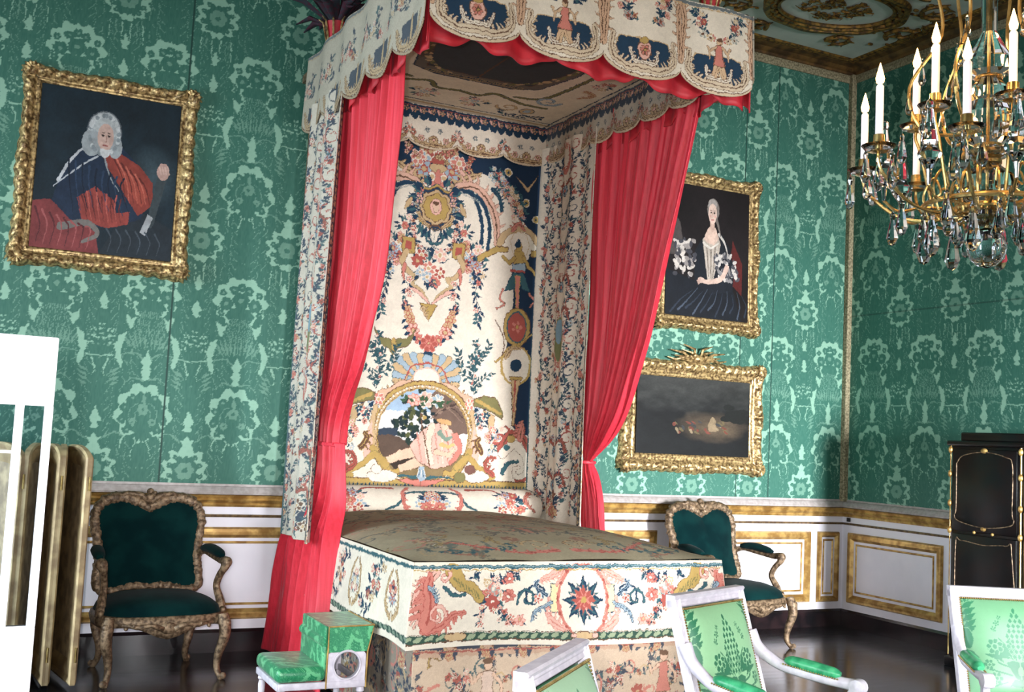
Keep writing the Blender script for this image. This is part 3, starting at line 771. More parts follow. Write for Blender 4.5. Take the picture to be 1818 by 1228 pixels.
for q in range(8): A.line(smooth_path([(-.48+.05*q, -.26-.012*q), (-.44+.05*q, -.36), (-.46+.05*q, -.48)]), .014, lin((166, 84, 84)) if q % 2 else lin((92, 38, 44)), .004)
for q in range(6): A.line(smooth_path([(.02+.07*q, -.34), (.06+.07*q, -.40), (.04+.07*q, -.48)]), .012, lin((66, 80, 92)), .003)
A.ell(.40, .06, .045, .055, lin((196, 158, 146)))
for q in range(4): A.line([(.37+.02*q, .09), (.385+.02*q, .05)], .012, lin((214, 178, 164)))
A.ell(-.045, .255, .125, .135, lin((176, 184, 186)), edge=lin((90, 100, 108)), ew=.008)
A.ell(-.13, .18, .07, .085, lin((158, 168, 172))); A.ell(.04, .17, .05, .07, lin((158, 168, 172)))
for q in range(60):
    a = rs.rand()*2*PI; A.ell(-.045+.105*math.cos(a), .24+.12*math.sin(a), .014, .014, lin((200, 206, 208)) if rs.rand() < .5 else lin((136, 148, 154)))
A.ell(-.035, .225, .058, .085, lin((206, 172, 158))); A.ell(-.055, .235, .012, .006, lin((50, 44, 44))); A.ell(-.010, .235, .012, .006, lin((50, 44, 44)))
A.line([(-.032, .235), (-.026, .20), (-.034, .195)], .006, lin((168, 128, 116))); A.line([(-.05, .172), (-.018, .172)], .008, lin((160, 84, 80)))
A.line([(-.06, .252), (-.045, .255)], .005, lin((90, 70, 64))); A.line([(-.02, .255), (-.004, .252)], .005, lin((90, 70, 64)))
A.poly([(-.07, .15), (.01, .15), (.0, .11), (-.03, .09), (-.06, .11)], lin((206, 210, 212)))
def zc(y0, y1): return (y0+y1)/2
picture('portrait_painting', 'gilt-framed portrait of a wigged person in blue cloak and red sash, left of bed', -6.45, 3.12, 1.07, 1.27, .115, .06, 3, A, math.radians(-1.5))
# a lady in white lace and dark shawl: also invented
A = Cv(-.5, .5, -.5, .5, 400, lin((26, 20, 22)))
X, Y = np.meshgrid(A.xs, A.ys); n = vn(X*4, Y*4, 6); A.C = A.C*(.5+n[..., None])
A.poly([(-.5, .35), (-.34, .2), (-.28, -.05), (-.5, -.05)], lin((84, 76, 74))); A.poly([(.3, .12), (.42, -.05), (.42, -.3), (.25, -.2)], lin((96, 28, 26)))
A.poly([(-.5, -.16), (-.2, -.22), (.0, -.26), (.3, -.24), (.42, -.5), (-.5, -.5)], lin((20, 26, 36)))
A.poly([(-.16, .0), (-.06, .12), (.02, .16), (.16, .16), (.26, .06), (.33, -.12), (.30, -.28), (.02, -.32), (-.16, -.24)], lin((26, 32, 42)))
for q in range(11): A.line(smooth_path([(-.44+.09*q, -.48+.02*(q % 3)), (-.32+.08*q, -.38), (-.18+.06*q, -.30+.02*(q % 2))]), .018, lin((72, 84, 102)) if q % 2 else lin((44, 54, 70)), .004)
A.poly([(-.07, .10), (.0, .16), (.10, .16), (.15, .08), (.12, -.06), (.06, -.22), (.0, -.22), (-.04, -.06)], lin((196, 182, 166)))
A.poly([(-.06, .10), (-.01, .185), (.035, .21), (.085, .20), (.13, .12), (.07, .065), (.0, .07)], lin((226, 192, 172)))
for q in range(7): A.line([(-.045+.026*q, .05), (.0+.012*q, -.19)], .007, lin((64, 54, 54)) if q % 2 else lin((222, 212, 200)), .003)
A.line(smooth_path([(-.06, .07), (.03, .04), (.12, .08)]), .022, lin((230, 222, 210)), .014)
for q in range(70):
    x, y = rs.uniform(.10, .36), rs.uniform(-.20, .0); x += (y+.1)*-.4; A.ell(x, y, .026, .014, (lin((220, 212, 204)), lin((150, 146, 146)), lin((84, 84, 92)))[rs.randint(3)], rs.rand()*3)
for q in range(70):
    x, y = rs.uniform(-.40, -.16), rs.uniform(-.20, .08); A.ell(x, y, .028, .016, (lin((222, 212, 202)), lin((160, 152, 148)), lin((70, 70, 78)))[rs.randint(3)], rs.rand()*3)
A.line(smooth_path([(.23, -.10), (.16, -.19), (.0, -.225), (-.07, -.215)]), .052, lin((224, 190, 172)), .028); A.ell(-.08, -.215, .04, .022, lin((226, 192, 174)))
for q in range(4): A.line([(-.09, -.205-.010*q), (-.13+.006*q, -.225-.008*q)], .008, lin((214, 176, 158)))
A.line(smooth_path([(.13, .15), (.20, .09), (.25, -.02)]), .026, lin((214, 206, 196)), .012)
A.ell(.055, .335, .074, .088, lin((134, 124, 118))); A.ell(.045, .375, .055, .045, lin((168, 160, 154)))
A.line([(.045, .26), (.045, .19)], .055, lin((218, 182, 162))); A.ell(.048, .305, .053, .078, lin((232, 200, 182)))
A.line([(.10, .26), (.15, .14)], .03, lin((120, 110, 104)), .012)
for sx in (.028, .068): A.ell(sx, .312, .011, .006, lin((60, 48, 46))); A.line([(sx-.012, .328), (sx+.012, .329)], .004, lin((140, 110, 98)))
A.line([(.048, .312), (.052, .285), (.046, .281)], .006, lin((196, 156, 140))); A.line([(.034, .258), (.062, .258)], .008, lin((182, 92, 88))); A.ell(.078, .285, .014, .012, lin((228, 176, 160))); A.ell(.020, .285, .012, .012, lin((228, 176, 160)))
picture('portrait_painting', 'gilt-framed portrait of a person in white lace and dark shawl, above the landscape painting', -1.61, 3.18, 1.06, 1.33, .115, .06, 8, A, math.radians(-1.5))
# dark evening landscape
A = Cv(-.5, .5, -.5, .5, 240, lin((18, 22, 24)))
X, Y = np.meshgrid(A.xs, A.ys); n = vn(X*6, Y*9, 4)*.6+vn(X*17, Y*22, 5)*.4
sky = np.clip((Y-.02)*2.4+(n-.5)*.5, 0, 1)[..., None]; A.C = A.C*(1-sky)+lin((58, 60, 58))*sky
gl = np.clip(.8-np.hypot((X-.15)*2.6, (Y+.12)*4.5)+n*.3, 0, 1)[..., None]; A.C = A.C+gl*lin((116, 96, 70))*.9
A.C *= (.7+.6*n[..., None])
for q in range(34):
    x = rs.uniform(-.2, .3); A.ell(x, -.16+rs.uniform(-.05, .10)+.25*(x-.0)*.3, rs.uniform(.008, .016), rs.uniform(.018, .035), (lin((120, 60, 46)), lin((150, 132, 100)), lin((60, 64, 66)), lin((104, 92, 60)))[rs.randint(4)], rs.rand())
A.poly([(.12, -.1), (.16, .02), (.19, -.02), (.2, -.18), (.13, -.18)], lin((148, 128, 96)))
for q in range(12): A.ell(rs.uniform(.25, .45), rs.uniform(-.05, .25), .05, .04, lin((24, 28, 26)))
picture('landscape_painting', 'dark wide landscape painting in gilt frame with carved crest, right of the bed', -1.70, 1.775, 1.42, .91, .15, .05, 13, A, math.radians(-1), crest=True)
# ------------------------------------------------------------------ state bed
BX0, BX1, BYF, BYB = -5.14, -3.31, -2.54, -.12
BC = (BX0+BX1)/2
bed = thing('canopy_bed', 'tall tapestry-covered canopy bed with crimson curtains, in the middle of the room', 'bed', (BC, -1.3, 0))
HC = -4.175                                              # axis of the headboard design
def hb(px, py, Y=-.25):
    p = at(px, py, Y=Y); return (float(p[0])-HC, float(p[2]))
def c3(a, b): return hb(560+a/3.411, 200+b/3.411)
def c4(a, b): return hb(560+a/2.923, 540+b/2.923)
rs = np.random.RandomState(21)
B = Cv(-.98, .90, 1.08, 3.72, 262, lin((20, 46, 72)))
B.cx = 0.; B.mir = True
cream = [(0, 2.9), c3(860, 470), c3(900, 410), c3(1040, 350), c3(1120, 380), c3(1190, 500), c3(1240, 600), c3(1300, 660), c3(1350, 720), c3(1395, 800), c3(1330, 850), c3(1330, 880),
         c3(1262, 900), c3(1240, 1000), c3(1225, 1228), c4(1040, 60), c4(1025, 200), c4(1010, 330), c4(1060, 380), c4(1050, 640), c4(1140, 690), c4(1160, 760), c4(1165, 960), (0, c4(600, 960)[1])]
B.poly(cream, CR)
B.poly([(0, 1.0), c4(1165, 960), (.9, c4(1165, 960)[1]), (.9, 1.0)], CR)
B.poly([(0, c3(700, 360)[1]), c3(790, 350), c3(840, 400), c3(850, 470), (0, 2.85)], CR, TL, .004)
# flowers in a vase over the medallion
B.bouquet(.03, c3(750, 245)[1], .24, rs, 13); B.mir = False
for q in range(16):
    x = rs.uniform(-.27, .30); B.flower(x, c3(750, 255)[1]+rs.uniform(-.05, .07), rs.uniform(.02, .036), (PK, TN, BR, RO)[rs.randint(4)], BN, TN, 5)
B.ell(0, c3(750, 315)[1], .07, .035, TN, edge=BN); B.line([(0, c3(750, 335)[1]), (0, c3(750, 400)[1])], .03, RO, .05, edge=BN); B.ell(.2, c3(870, 340)[1], .035, .02, PK, -.6, edge=BN)
B.mir = True
# great acanthus arches with navy feathering
B.acanthus([c3(870, 470), c3(930, 395), c3(1030, 360)], .07, TN, BN, .03, 5, 1)
B.acanthus([c3(900, 440), c3(1000, 440), c3(1080, 520), c3(1128, 640), c3(1135, 780)], .075, PK*.75+TN*.25, BN, .05, 9, 1)
B.line(smooth_path([c3(880, 460), c3(970, 470), c3(1020, 560), c3(1045, 690), c3(1030, 835)]), .034, NV, .022, edge=TL)
B.line(smooth_path([c3(1010, 490), c3(1060, 560), c3(1090, 680), c3(1078, 820)]), .030, NV, .02, edge=TL)
for q in range(14):
    t = q/13; B.line([c3(900+120*t, 455+60*t), c3(915+118*t, 475+62*t)], .004, GY)
# medallion
mz = c3(755, 560)[1]
for r_, c_, e_ in ((.165, GO, NV), (.145, NV, BN), (.125, TN, BN), (.10, GO, BN)):
    B.mir = False
    pts = [(r_*(1+.07*math.cos(8*a))*math.cos(a), mz+r_*1.02*(1+.07*math.cos(8*a))*math.sin(a)) for a in np.linspace(0, 2*PI, 65)[:-1]]
    B.poly(pts, c_, e_, .005)
B.ell(0, mz+.005, .048, .062, PK, edge=BN); B.ell(0, mz+.0, .027, .036, SK, edge=BN, ew=.003); B.ell(0, mz+.033, .027, .014, BN)
B.mir = True
B.acanthus([c3(855, 460), c3(880, 540), c3(850, 640), c3(790, 690)], .035, TN, BN, .02, 6, 1)
for x, y in ((640, 500), (865, 535), (880, 590), (600, 600), (870, 485)): B.flower(*c3(x if x > 755 else 1510-x, y), .035, (RO, PK, GY)[rs.randint(3)], NV, TN, 6)
for q in range(26):
    a = rs.uniform(-1.3, 1.3); B.leaf(.15*math.cos(a), mz+.17*math.sin(a), a, .09, .018, TL if rs.rand() < .5 else NV)
B.spiral(*c3(895, 640), .06, 2.5, 1.1, -1, .014, NV); B.ell(*c3(925, 580), .020, .055, TN, .5, edge=BN)
# interlaced ribbon below
for s_ in (-1, 1):
    B.line(smooth_path([c3(755, 700), c3(780, 690), c3(790, 730), c3(768, 770)]), .012, NV)
B.line(smooth_path([c3(690, 740), c3(720, 780), c3(755, 785)]) if False else smooth_path([c3(755, 785), c3(790, 775), c3(812, 740)]), .018, TL, .008, edge=NV)
B.line(smooth_path([c3(755, 665), c3(785, 680), c3(790, 700)]), .010, BN)
# hanging garlands and strapwork
B.sprig([c3(905, 680), c3(880, 760), c3(820, 830), c3(755, 835)], rs, NV, (RO, TN, PK), .05, 1.5, .016)
B.bouquet(*c3(930, 720), .10, rs, 4); B.bouquet(*c3(985, 870), .14, rs, 7); B.bouquet(*c3(1010, 950), .12, rs, 6)
x_, y_ = c3(905, 830); B.poly([(x_-.06, y_-.06), (x_+.04, y_-.06), (x_+.04, y_+.06), (x_-.06, y_+.06)], GO, BN, .006); B.poly([(x_-.035, y_-.03), (x_+.015, y_-.03), (x_+.015, y_+.03), (x_-.035, y_+.03)], BR)
B.line(smooth_path([c3(905, 870), c3(925, 930), c3(880, 985), c3(840, 1000)]), .045, TN, .03, edge=BN)
B.line(smooth_path([c3(905, 950), c3(910, 1000), c3(900, 1050)]), .03, RO, .008, edge=BN)
B.line(smooth_path([c3(830, 1000), c3(850, 1050), c3(790, 1090), c3(755, 1130)]), .035, TN, .02, edge=OL)
B.line(smooth_path([c3(860, 1075), c3(800, 1100), c3(740, 1150)]), .03, PK, .012, edge=BN)
B.mir = False; B.bouquet(-.03, c3(740, 935)[1], .17, rs, 8)
B.sprig([c3(740, 990), c3(745, 1050)], rs, NV, (RO,), .05, 1.4, .014)
B.poly([(-.085, c3(720, 1150)[1]), (.05, c3(720, 1150)[1]), (.03, c3(720, 1190)[1]), (-.01, c4(620, 85)[1]), (-.05, c3(720, 1190)[1])], GO, BN, .005)
B.acanthus([(-.06, c3(720, 1180)[1]), (-.02, c4(620, 70)[1])], .03, TN, BN, .01, 3); B.mir = True
B.sprig([c3(985, 930), c3(1020, 1010), c3(1000, 1090), c3(1030, 1180), c4(880, 50), c4(865, 100)], rs, NV, (PK, RO, GY), .07, 1.3, .018, .005, .3)
B.sprig([c3(890, 1020), c3(875, 1100), c3(880, 1200), c4(745, 20)], rs, NV, (PK, RO), .06, 1.4, .022, .004, .4)
for x, y, r in ((740, 45, .035), (725, 80, .042), (710, 110, .035), (700, 145, .05), (665, 185, .04), (635, 215, .03)):
    B.flower(*c4(x, y), r, (RO, PK, TN)[rs.randint(3)], BR, TN, 6); B.leaf(*c4(x+12, y+12), rs.rand()*6, .06, .014, NV)
B.mir = False; B.flower(0.0, c4(605, 200)[1], .068, BR, RO, CR, 7); B.flower(0, c4(600, 200)[1], .035, RO, BR, TN, 5)
for a in (-2.6, -2.1, -1.57, -1.0, -.5): B.leaf(0, c4(600, 240)[1], a, .13, .02, NV)
# yellow bat on the left, small birds on the navy ground
x, y = c4(430, 205); B.poly([(x-.16, y+.12), (x-.10, y+.05), (x-.03, y+.04), (x, y+.03), (x+.04, y+.05), (x+.10, y+.05), (x+.17, y+.13), (x+.12, y+.0), (x+.03, y-.03), (x, y-.08), (x-.04, y-.03), (x-.11, y+.0)], OL, BN, .004)
B.ell(x, y, .02, .05, GO, edge=BN)
B.mir = True
B.poly([c3(1250, 370), c3(1300, 420), c3(1320, 440), c3(1385, 370), c3(1340, 440), c3(1325, 470), c3(1300, 440)], TN, BN, .003)
for a, b in ((1205, 345), (1312, 535), (1370, 638)): B.ell(*c3(a, b), .030, .032, GO, edge=CR, ew=.006); B.ell(*c3(a, b), .010, .010, NV)
for k in range(9):
    t = k/8; B.bouquet(*c3(1130+150*t+20*math.sin(3*t), 360+240*t), .085, rs, 4, TL)
B.acanthus([c3(1110, 450), c3(1150, 500), c3(1165, 580)], .03, NV, TL, .02, 7, 1)
# arch and dancer on the pilaster
B.line(smooth_path([c3(1150, 780), c3(1190, 720), c3(1270, 690), c3(1340, 720), c3(1390, 800)]), .05, TN, .04, edge=BN)
B.acanthus([c3(1230, 700), c3(1265, 660), c3(1300, 700)], .03, RO, BN, .02, 4)
B.poly([c3(1010, 860), c3(1130, 795), c3(1205, 805), c3(1205, 835), c3(1135, 835), c3(1015, 895)], GO, BN, .005)
B.poly([c3(1340, 825), c3(1398, 825), c3(1398, 860), c3(1340, 865)], GO, BN, .005)
fx = [c3(1215, 760), c3(1240, 720), c3(1270, 710), c3(1310, 730), c3(1330, 790), c3(1310, 860), c3(1235, 860)]; B.poly(fx, CR, TN, .004)
B.line([c3(1270, 850), c3(1270, 920)], .085, GO, .10, edge=BN); B.line([c3(1240, 870), c3(1210, 900), c3(1170, 860)], .028, GO, .02, edge=BN)
B.line([c3(1295, 870), c3(1330, 930), c3(1380, 990)], .028, GO, .02, edge=BN); B.ell(*c3(1270, 805), .026, .036, GO, edge=BN); B.line([c3(1262, 790), c3(1266, 760)], .05, NV, .02)
B.poly([c3(1225, 905), c3(1308, 905), c3(1305, 960), c3(1225, 955)], LB, NV, .005); B.poly([c3(1215, 940), c3(1308, 948), c3(1306, 962), c3(1214, 955)], BR)
B.poly([c3(1230, 960), c3(1300, 965), c3(1330, 1080), c3(1290, 1060), c3(1262, 1000), c3(1240, 1060), c3(1180, 1070)], TL, NV, .005)
B.poly([c3(1245, 980), c3(1275, 980), c3(1262, 1210), c3(1250, 1210)], RO, GO, .005)
B.line(smooth_path([c3(1170, 1060), c3(1150, 1120), c3(1180, 1150), c3(1130, 1180)]), .014, RO, .008, edge=BN); B.line(smooth_path([c3(1330, 1090), c3(1360, 1130), c3(1335, 1170)]), .018, RO, .01, edge=BN)
x, y = c4(1075, 115); B.ell(x, y, .115, .15, GO, edge=BN, ew=.006); B.ell(x, y, .085, .12, BR, edge=TL, ew=.01); B.flower(x, y, .05, RO, BR, GO, 5)
B.line([c4(965, 295), c4(1165, 145)], .012, GO, edge=BN, ew=.003); B.line(smooth_path([c4(965, 75), c4(1000, 150), c4(1010, 200), c4(1000, 260)]), .008, BN)
x, y = c4(1070, 315); B.ell(x, y, .13, .155, CR, edge=GO, ew=.018); B.ell(x, y, .045, .05, NV); B.acanthus([c4(1020, 270), c4(1050, 230), c4(1100, 225)], .03, TN, BN, .015, 5)
B.poly([c4(1035, 375), c4(1105, 375), c4(1100, 392), c4(1038, 392)], GO, BN, .004); B.poly([c4(1045, 392), c4(1095, 392), c4(1075, 480), c4(1062, 630), c4(1050, 630), c4(1050, 480)], TN, BN, .006)
B.line([c4(1066, 400), c4(1058, 560)], .016, BR, .006)
# the head of the bed: shell, scrolls, oval landscape
B.mir = True
zs = c4(600, 410)[1]
for k in range(8):
    a = .12+k*.20; L = .30-.02*abs(k-3)
    B.line([(.03*math.cos(a), zs+.02), (L*.98*math.cos(a), zs-.02+L*.92*math.sin(a))], .02, LB if k % 2 else TN, .055, edge=TL, ew=.004)
B.ell(0, zs+.02, .11, .10, CR, edge=PK, ew=.01)
B.line(smooth_path([c4(600, 300), c4(680, 330), c4(712, 400), c4(740, 440), c4(800, 470)]), .012, BR)
B.acanthus([c4(660, 440), c4(720, 450), c4(780, 490), c4(830, 540)], .06, TN, BN, .04, 7, 1)
B.line(smooth_path([c4(640, 440), c4(720, 440), c4(770, 480), c4(820, 500), c4(850, 540)]), .085, PK*.5+TN*.5, .06, edge=BN)
B.spiral(*c4(672, 448), .075, 0, 1.4, -1, .03, TN, BN)
B.flower(*c4(755, 500), .028, NV, TL, CR, 5); B.ell(*c4(700, 480), .02, .02, CR, edge=BN)
oz = c4(600, 680)[1]
B.mir = False
B.ell(0, oz, .415, .395, GO, edge=BN, ew=.006); B.ell(0, oz, .385, .365, TN, edge=BN, ew=.004); B.ell(0, oz, .362, .342, GO, edge=BN, ew=.004)
for k in range(80):
    a = 2*PI*k/80; B.ell(.375*math.cos(a), oz+.354*math.sin(a), .007, .007, CR)
# little landscape inside (kept within the oval by masking)
L_ = Cv(-.37, .37, oz-.36, oz+.36, 262, lin((196, 206, 212)))
Xg, Yg = np.meshgrid(L_.xs, L_.ys)
nn = vn(Xg*9, Yg*9, 3)*.6+vn(Xg*25, Yg*25, 4)*.4
L_.C[:] = np.where((Yg > oz+.16)[..., None], lin((150, 178, 204)), lin((222, 220, 214)))
L_.poly([(-.37, oz+.02), (-.2, oz+.05), (-.2, oz-.02), (-.37, oz-.03)], lin((52, 66, 82)))
L_.poly([(-.37, oz-.02), (-.25, oz-.01), (-.1, oz-.06), (-.05, oz-.3), (-.37, oz-.3)], lin((92, 74, 62)))
L_.poly([(.05, oz+.13), (.0, oz+.26), (.12, oz+.36), (.37, oz+.3), (.37, oz+.02), (.2, oz+.0), (.1, oz+.08)], lin((112, 90, 78)))
for q in range(6): L_.line(smooth_path([(.05+.03*q, oz+.12+.02*q), (.16+.03*q, oz+.2+.01*q), (.3+.01*q, oz+.1+.03*q)]), .016, lin((78, 62, 56)) if q % 2 else lin((142, 116, 98)), .005)
for q in range(90):
    L_.ell(-.08+rs.randn()*.065, oz+.11+rs.randn()*.10, .022, .015, (lin((40, 58, 52)), lin((86, 92, 52)), lin((30, 48, 54)))[rs.randint(3)], rs.rand()*3)
L_.poly([(-.37, oz-.16), (.0, oz-.20), (.37, oz-.12), (.37, oz-.37), (-.37, oz-.37)], lin((134, 112, 74)))
L_.poly([(-.28, oz-.18), (-.12, oz-.16), (.0, oz-.24), (-.2, oz-.27)], lin((60, 50, 44)))
L_.line(smooth_path([(-.26, oz-.19), (-.16, oz-.15), (-.04, oz-.12), (.06, oz-.08)]), .05, SK, .10, edge=BN, ew=.003)
L_.line(smooth_path([(-.16, oz-.25), (-.06, oz-.21), (.08, oz-.16)]), .05, SK, .09, edge=BN, ew=.003)
L_.poly([(-.10, oz-.08), (-.02, oz+.02), (.05, oz+.08), (.16, oz+.09), (.26, oz+.0), (.29, oz-.12), (.24, oz-.21), (.08, oz-.25), (-.04, oz-.19)], PK, BN, .004)
for q in range(7): L_.line(smooth_path([(-.05+.045*q, oz+.01+.01*(q % 3)), (-.03+.045*q, oz-.08), (.0+.04*q, oz-.20)]), .012, (lin((200, 134, 116)), lin((236, 206, 184)), lin((186, 120, 100)))[q % 3], .006)
L_.line(smooth_path([(.06, oz+.06), (.04, oz-.05), (.07, oz-.2)]), .05, lin((230, 200, 176)), .03, edge=BN, ew=.002)
L_.line(smooth_path([(.12, oz+.02), (.17, oz-.03), (.22, oz-.01)]), .035, lin((120, 146, 128)), .02); L_.line(smooth_path([(.14, oz-.06), (.19, oz-.08), (.24, oz-.06)]), .03, lin((214, 176, 104)), .02)
L_.line(smooth_path([(.25, oz-.0), (.29, oz-.10), (.22, oz-.20)]), .05, RO, .03, edge=BN, ew=.002)
L_.ell(.155, oz+.075, .036, .042, SK, edge=BN, ew=.003); L_.ell(.155, oz+.10, .065, .022, lin((206, 160, 100)), -.2, edge=BN, ew=.003); L_.line([(.10, oz-.12), (.2, oz-.14), (.24, oz-.1)], .035, SK, .025, edge=BN, ew=.002)
L_.line([(-.0, oz+.13), (-.03, oz+.15), (-.02, oz+.08), (.06, oz-.23)], .010, BN); L_.ell(.0, oz+.12, .018, .018, GO)
L_.C *= (.86+.28*nn[..., None])
i0 = np.searchsorted(B.ys, L_.ys[0]); j0 = np.searchsorted(B.xs, L_.xs[0])
BXg, BYg = np.meshgrid(B.xs, B.ys); ins = (BXg/.352)**2+((BYg-oz)/.332)**2 < 1
ii = np.clip(((BYg-L_.ys[0])/(L_.ys[-1]-L_.ys[0])*(L_.m-1)).astype(int), 0, L_.m-1); jj = np.clip(((BXg-L_.xs[0])/(L_.xs[-1]-L_.xs[0])*(L_.n-1)).astype(int), 0, L_.n-1)
B.C[ins] = L_.C[ii[ins], jj[ins]]
B.flower(0.0, c4(590, 495)[1], .06, PK, CR, RO, 7); B.flower(.10, c4(630, 500)[1], .05, LB, CR, PK, 7); B.flower(-.09, c4(630, 500)[1], .05, PK, RO, CR, 7)
for q in range(14): B.leaf(rs.uniform(-.16, .16), c4(590, 510)[1], rs.rand()*6, .06, .014, GN)
B.mir = True
for x, y in ((870, 520), (850, 560), (830, 520), (885, 590)): B.flower(*c4(x, y), .045, (PK, LB, RO)[rs.randint(3)], CR, TN, 6); B.leaf(*c4(x+20, y+15), -1.+rs.rand(), .08, .018, NV)
B.line([c4(840, 560), c4(850, 640), c4(830, 760)], .035, TN, .03, edge=BN)
B.poly([c4(850, 620), c4(880, 720), c4(870, 830), c4(830, 790)], PK, TN, .004)
B.line(smooth_path([c4(830, 770), c4(790, 830), c4(740, 880), c4(700, 880)]), .05, GO, .035, edge=BN)
B.line(smooth_path([c4(760, 850), c4(820, 800), c4(870, 850), c4(950, 900), c4(920, 910)]), .05, GO, .03, edge=OL)
B.acanthus([c4(950, 890), c4(910, 850), c4(930, 800), c4(965, 800)], .035, BR, BN, .02, 6, -1)
B.acanthus([c4(890, 770), c4(865, 720), c4(880, 700)], .04, BN, GO, .03, 4)
# green canopies at each side, their tassels and flowers
B.poly([c4(850, 490), c4(910, 475), c4(965, 485), c4(1005, 560), c4(1000, 600), c4(960, 570), c4(900, 540), c4(850, 530)], OL, BN, .006)
B.line([c4(870, 500), c4(990, 570)], .03, GO, .02); B.poly([c4(900, 550), c4(960, 580), c4(955, 640), c4(935, 720), c4(925, 600)], TN, BN, .004)
B.flower(*c4(920, 578), .028, NV, TL, CR, 5)
B.sprig([c4(870, 560), c4(880, 600), c4(900, 640)], rs, NV, (LB, PK), .05, 1.3, .02)
B.bouquet(*c4(975, 690), .10, rs, 6); B.bouquet(*c4(945, 740), .07, rs, 3)
# sea-scroll monster in each lower corner
B.acanthus([c4(990, 760), c4(1040, 680), c4(1110, 700), c4(1140, 800), c4(1150, 880), c4(1080, 915)], .06, BR, BN, .05, 12, 1)
B.line(smooth_path([c4(1000, 780), c4(1060, 730), c4(1120, 800), c4(1120, 880), c4(1070, 900), c4(1060, 860), c4(1085, 850)]), .07, CR, .02, edge=BN)
B.line(smooth_path([c4(1000, 880), c4(1030, 830), c4(1080, 820)]), .035, TL, .02, edge=NV)
B.acanthus([c4(1090, 700), c4(1100, 650), c4(1105, 610)], .05, RO, BN, .02, 6)
B.ell(*c4(1045, 700), .035, .028, GO, edge=BN); B.ell(*c4(1022, 745), .03, .028, TL, edge=CR)
# sill of the bedhead
z1, z0 = c4(600, 915)[1], c4(600, 972)[1]
B.mir = False; B.band(z0, z1, GO, -.98, .9); B.band(z0+.006, z1-.045, TN, -.98, .9)
B.line([(-.98, z1), (.9, z1)], .008, BN); B.line([(-.98, z0), (.9, z0)], .010, BN)
for k in range(62):
    x = -.93+k*.030; B.ell(x, (z0+z1)/2-.012, .007, .022, NV, edge=TL); B.ell(x+.015, (z0+z1)/2-.012, .004, .02, OL)
B.mir = True; B.poly([(-.001, z1+.0), c4(700, 915), c4(640, 940), (-.001, z0+.02)], RO, BN, .004)
B.line(smooth_path([c4(600, 905), c4(680, 900), c4(740, 912)]), .02, TL, .008); B.line([(0.0, c4(600, 862)[1]), (0.0, c4(600, 900)[1])], .045, LB, .06)
B.mir = False
for q in range(5): B.line([(-.02+.01*q, c4(600, 862)[1]), (-.035+.017*q, c4(600, 902)[1])], .004, NV if q % 2 else CR)
x, y = c4(860, 900); B.ell(x, y, .11, .045, CR, edge=BN); B.ell(x-.13, y-.01, .05, .04, OL, edge=BN); B.ell(x-.05, y+.05, .05, .035, lin((120, 80, 70)), edge=BN)
x, y = c4(370, 895); B.ell(x, y, .12, .045, CR, edge=BN); B.ell(x-.05, y+.05, .045, .035, CR, edge=BN)
# olive shrubs
B.mir = True
for pts in ([c4(850, 470), c4(845, 380), c4(860, 300), c4(895, 240)], [c4(850, 400), c4(800, 360), c4(775, 300), c4(770, 240)], [c4(850, 430), c4(900, 390), c4(945, 350)], [c4(858, 310), c4(900, 270), c4(935, 195)], [c4(850, 350), c4(830, 300), c4(850, 270)], [c4(840, 300), c4(870, 230), c4(860, 190)]):
    B.sprig(pts, rs, DKN*.4+TL*.6, (RO,), .055, 1.3, .010, .005, .12)
B.mir = False
B.vband(.862, .9, NV); B.line([(.872, 1.08), (.872, 3.7)], .008, GO)
Xg, Zg = np.meshgrid(B.xs, B.ys)
P = np.stack([Xg+HC, -.155-.004*np.sin(Xg*9)-.0*Zg, Zg], -1)
painted('headboard_hanging', P, B.weave(.06), 'tapestry', bed)
m = MB().box(BX0+.0, BX1+.0, -.135, -.05, .3, 3.9); obj('headboard_frame', m, 'gold_dull', bed, smooth=False, world=True)
# ---- bolster (its own thing would lie loose, but here the cover is one with the bed)
rs = np.random.RandomState(31)
K = Cv(-.90, .90, 0, .60, 250, CR); K.cx = .02; K.mir = True
K.line(smooth_path([(.02, .38), (.20, .36), (.28, .25), (.36, .20), (.42, .05)]), .016, TL, .012, edge=NV)
K.acanthus([(.05, .12), (.20, .18), (.24, .34), (.18, .44)], .035, RO, BR, .015, 9); K.bouquet(.02, .28, .13, rs, 8); K.line(smooth_path([(.3, .42), (.5, .42), (.58, .32)]), .03, BR, .008)
K.bouquet(.62, .28, .15, rs, 8); K.sprig([(.4, .18), (.55, .12), (.7, .16)], rs, NV); K.acanthus([(.8, .4), (.74, .3), (.82, .2)], .03, RO, BN, .015, 5); K.sprig([(.7, .44), (.8, .5), (.88, .36)], rs)
K.mir = False
Xg, Vg = np.meshgrid(K.xs, K.ys); a = -1.4+(Vg/.60)*3.6
r_ = .155*(1-.25*np.clip((np.abs(Xg)-.80)/.1, 0, 1)**2)
P = np.stack([Xg+BC, -.33-r_*np.cos(a-PI/2+PI/2)*1.0, 1.02+r_*np.sin(a)*.85], -1)
painted('bolster', P, K.weave(.06), 'tapestry', bed)
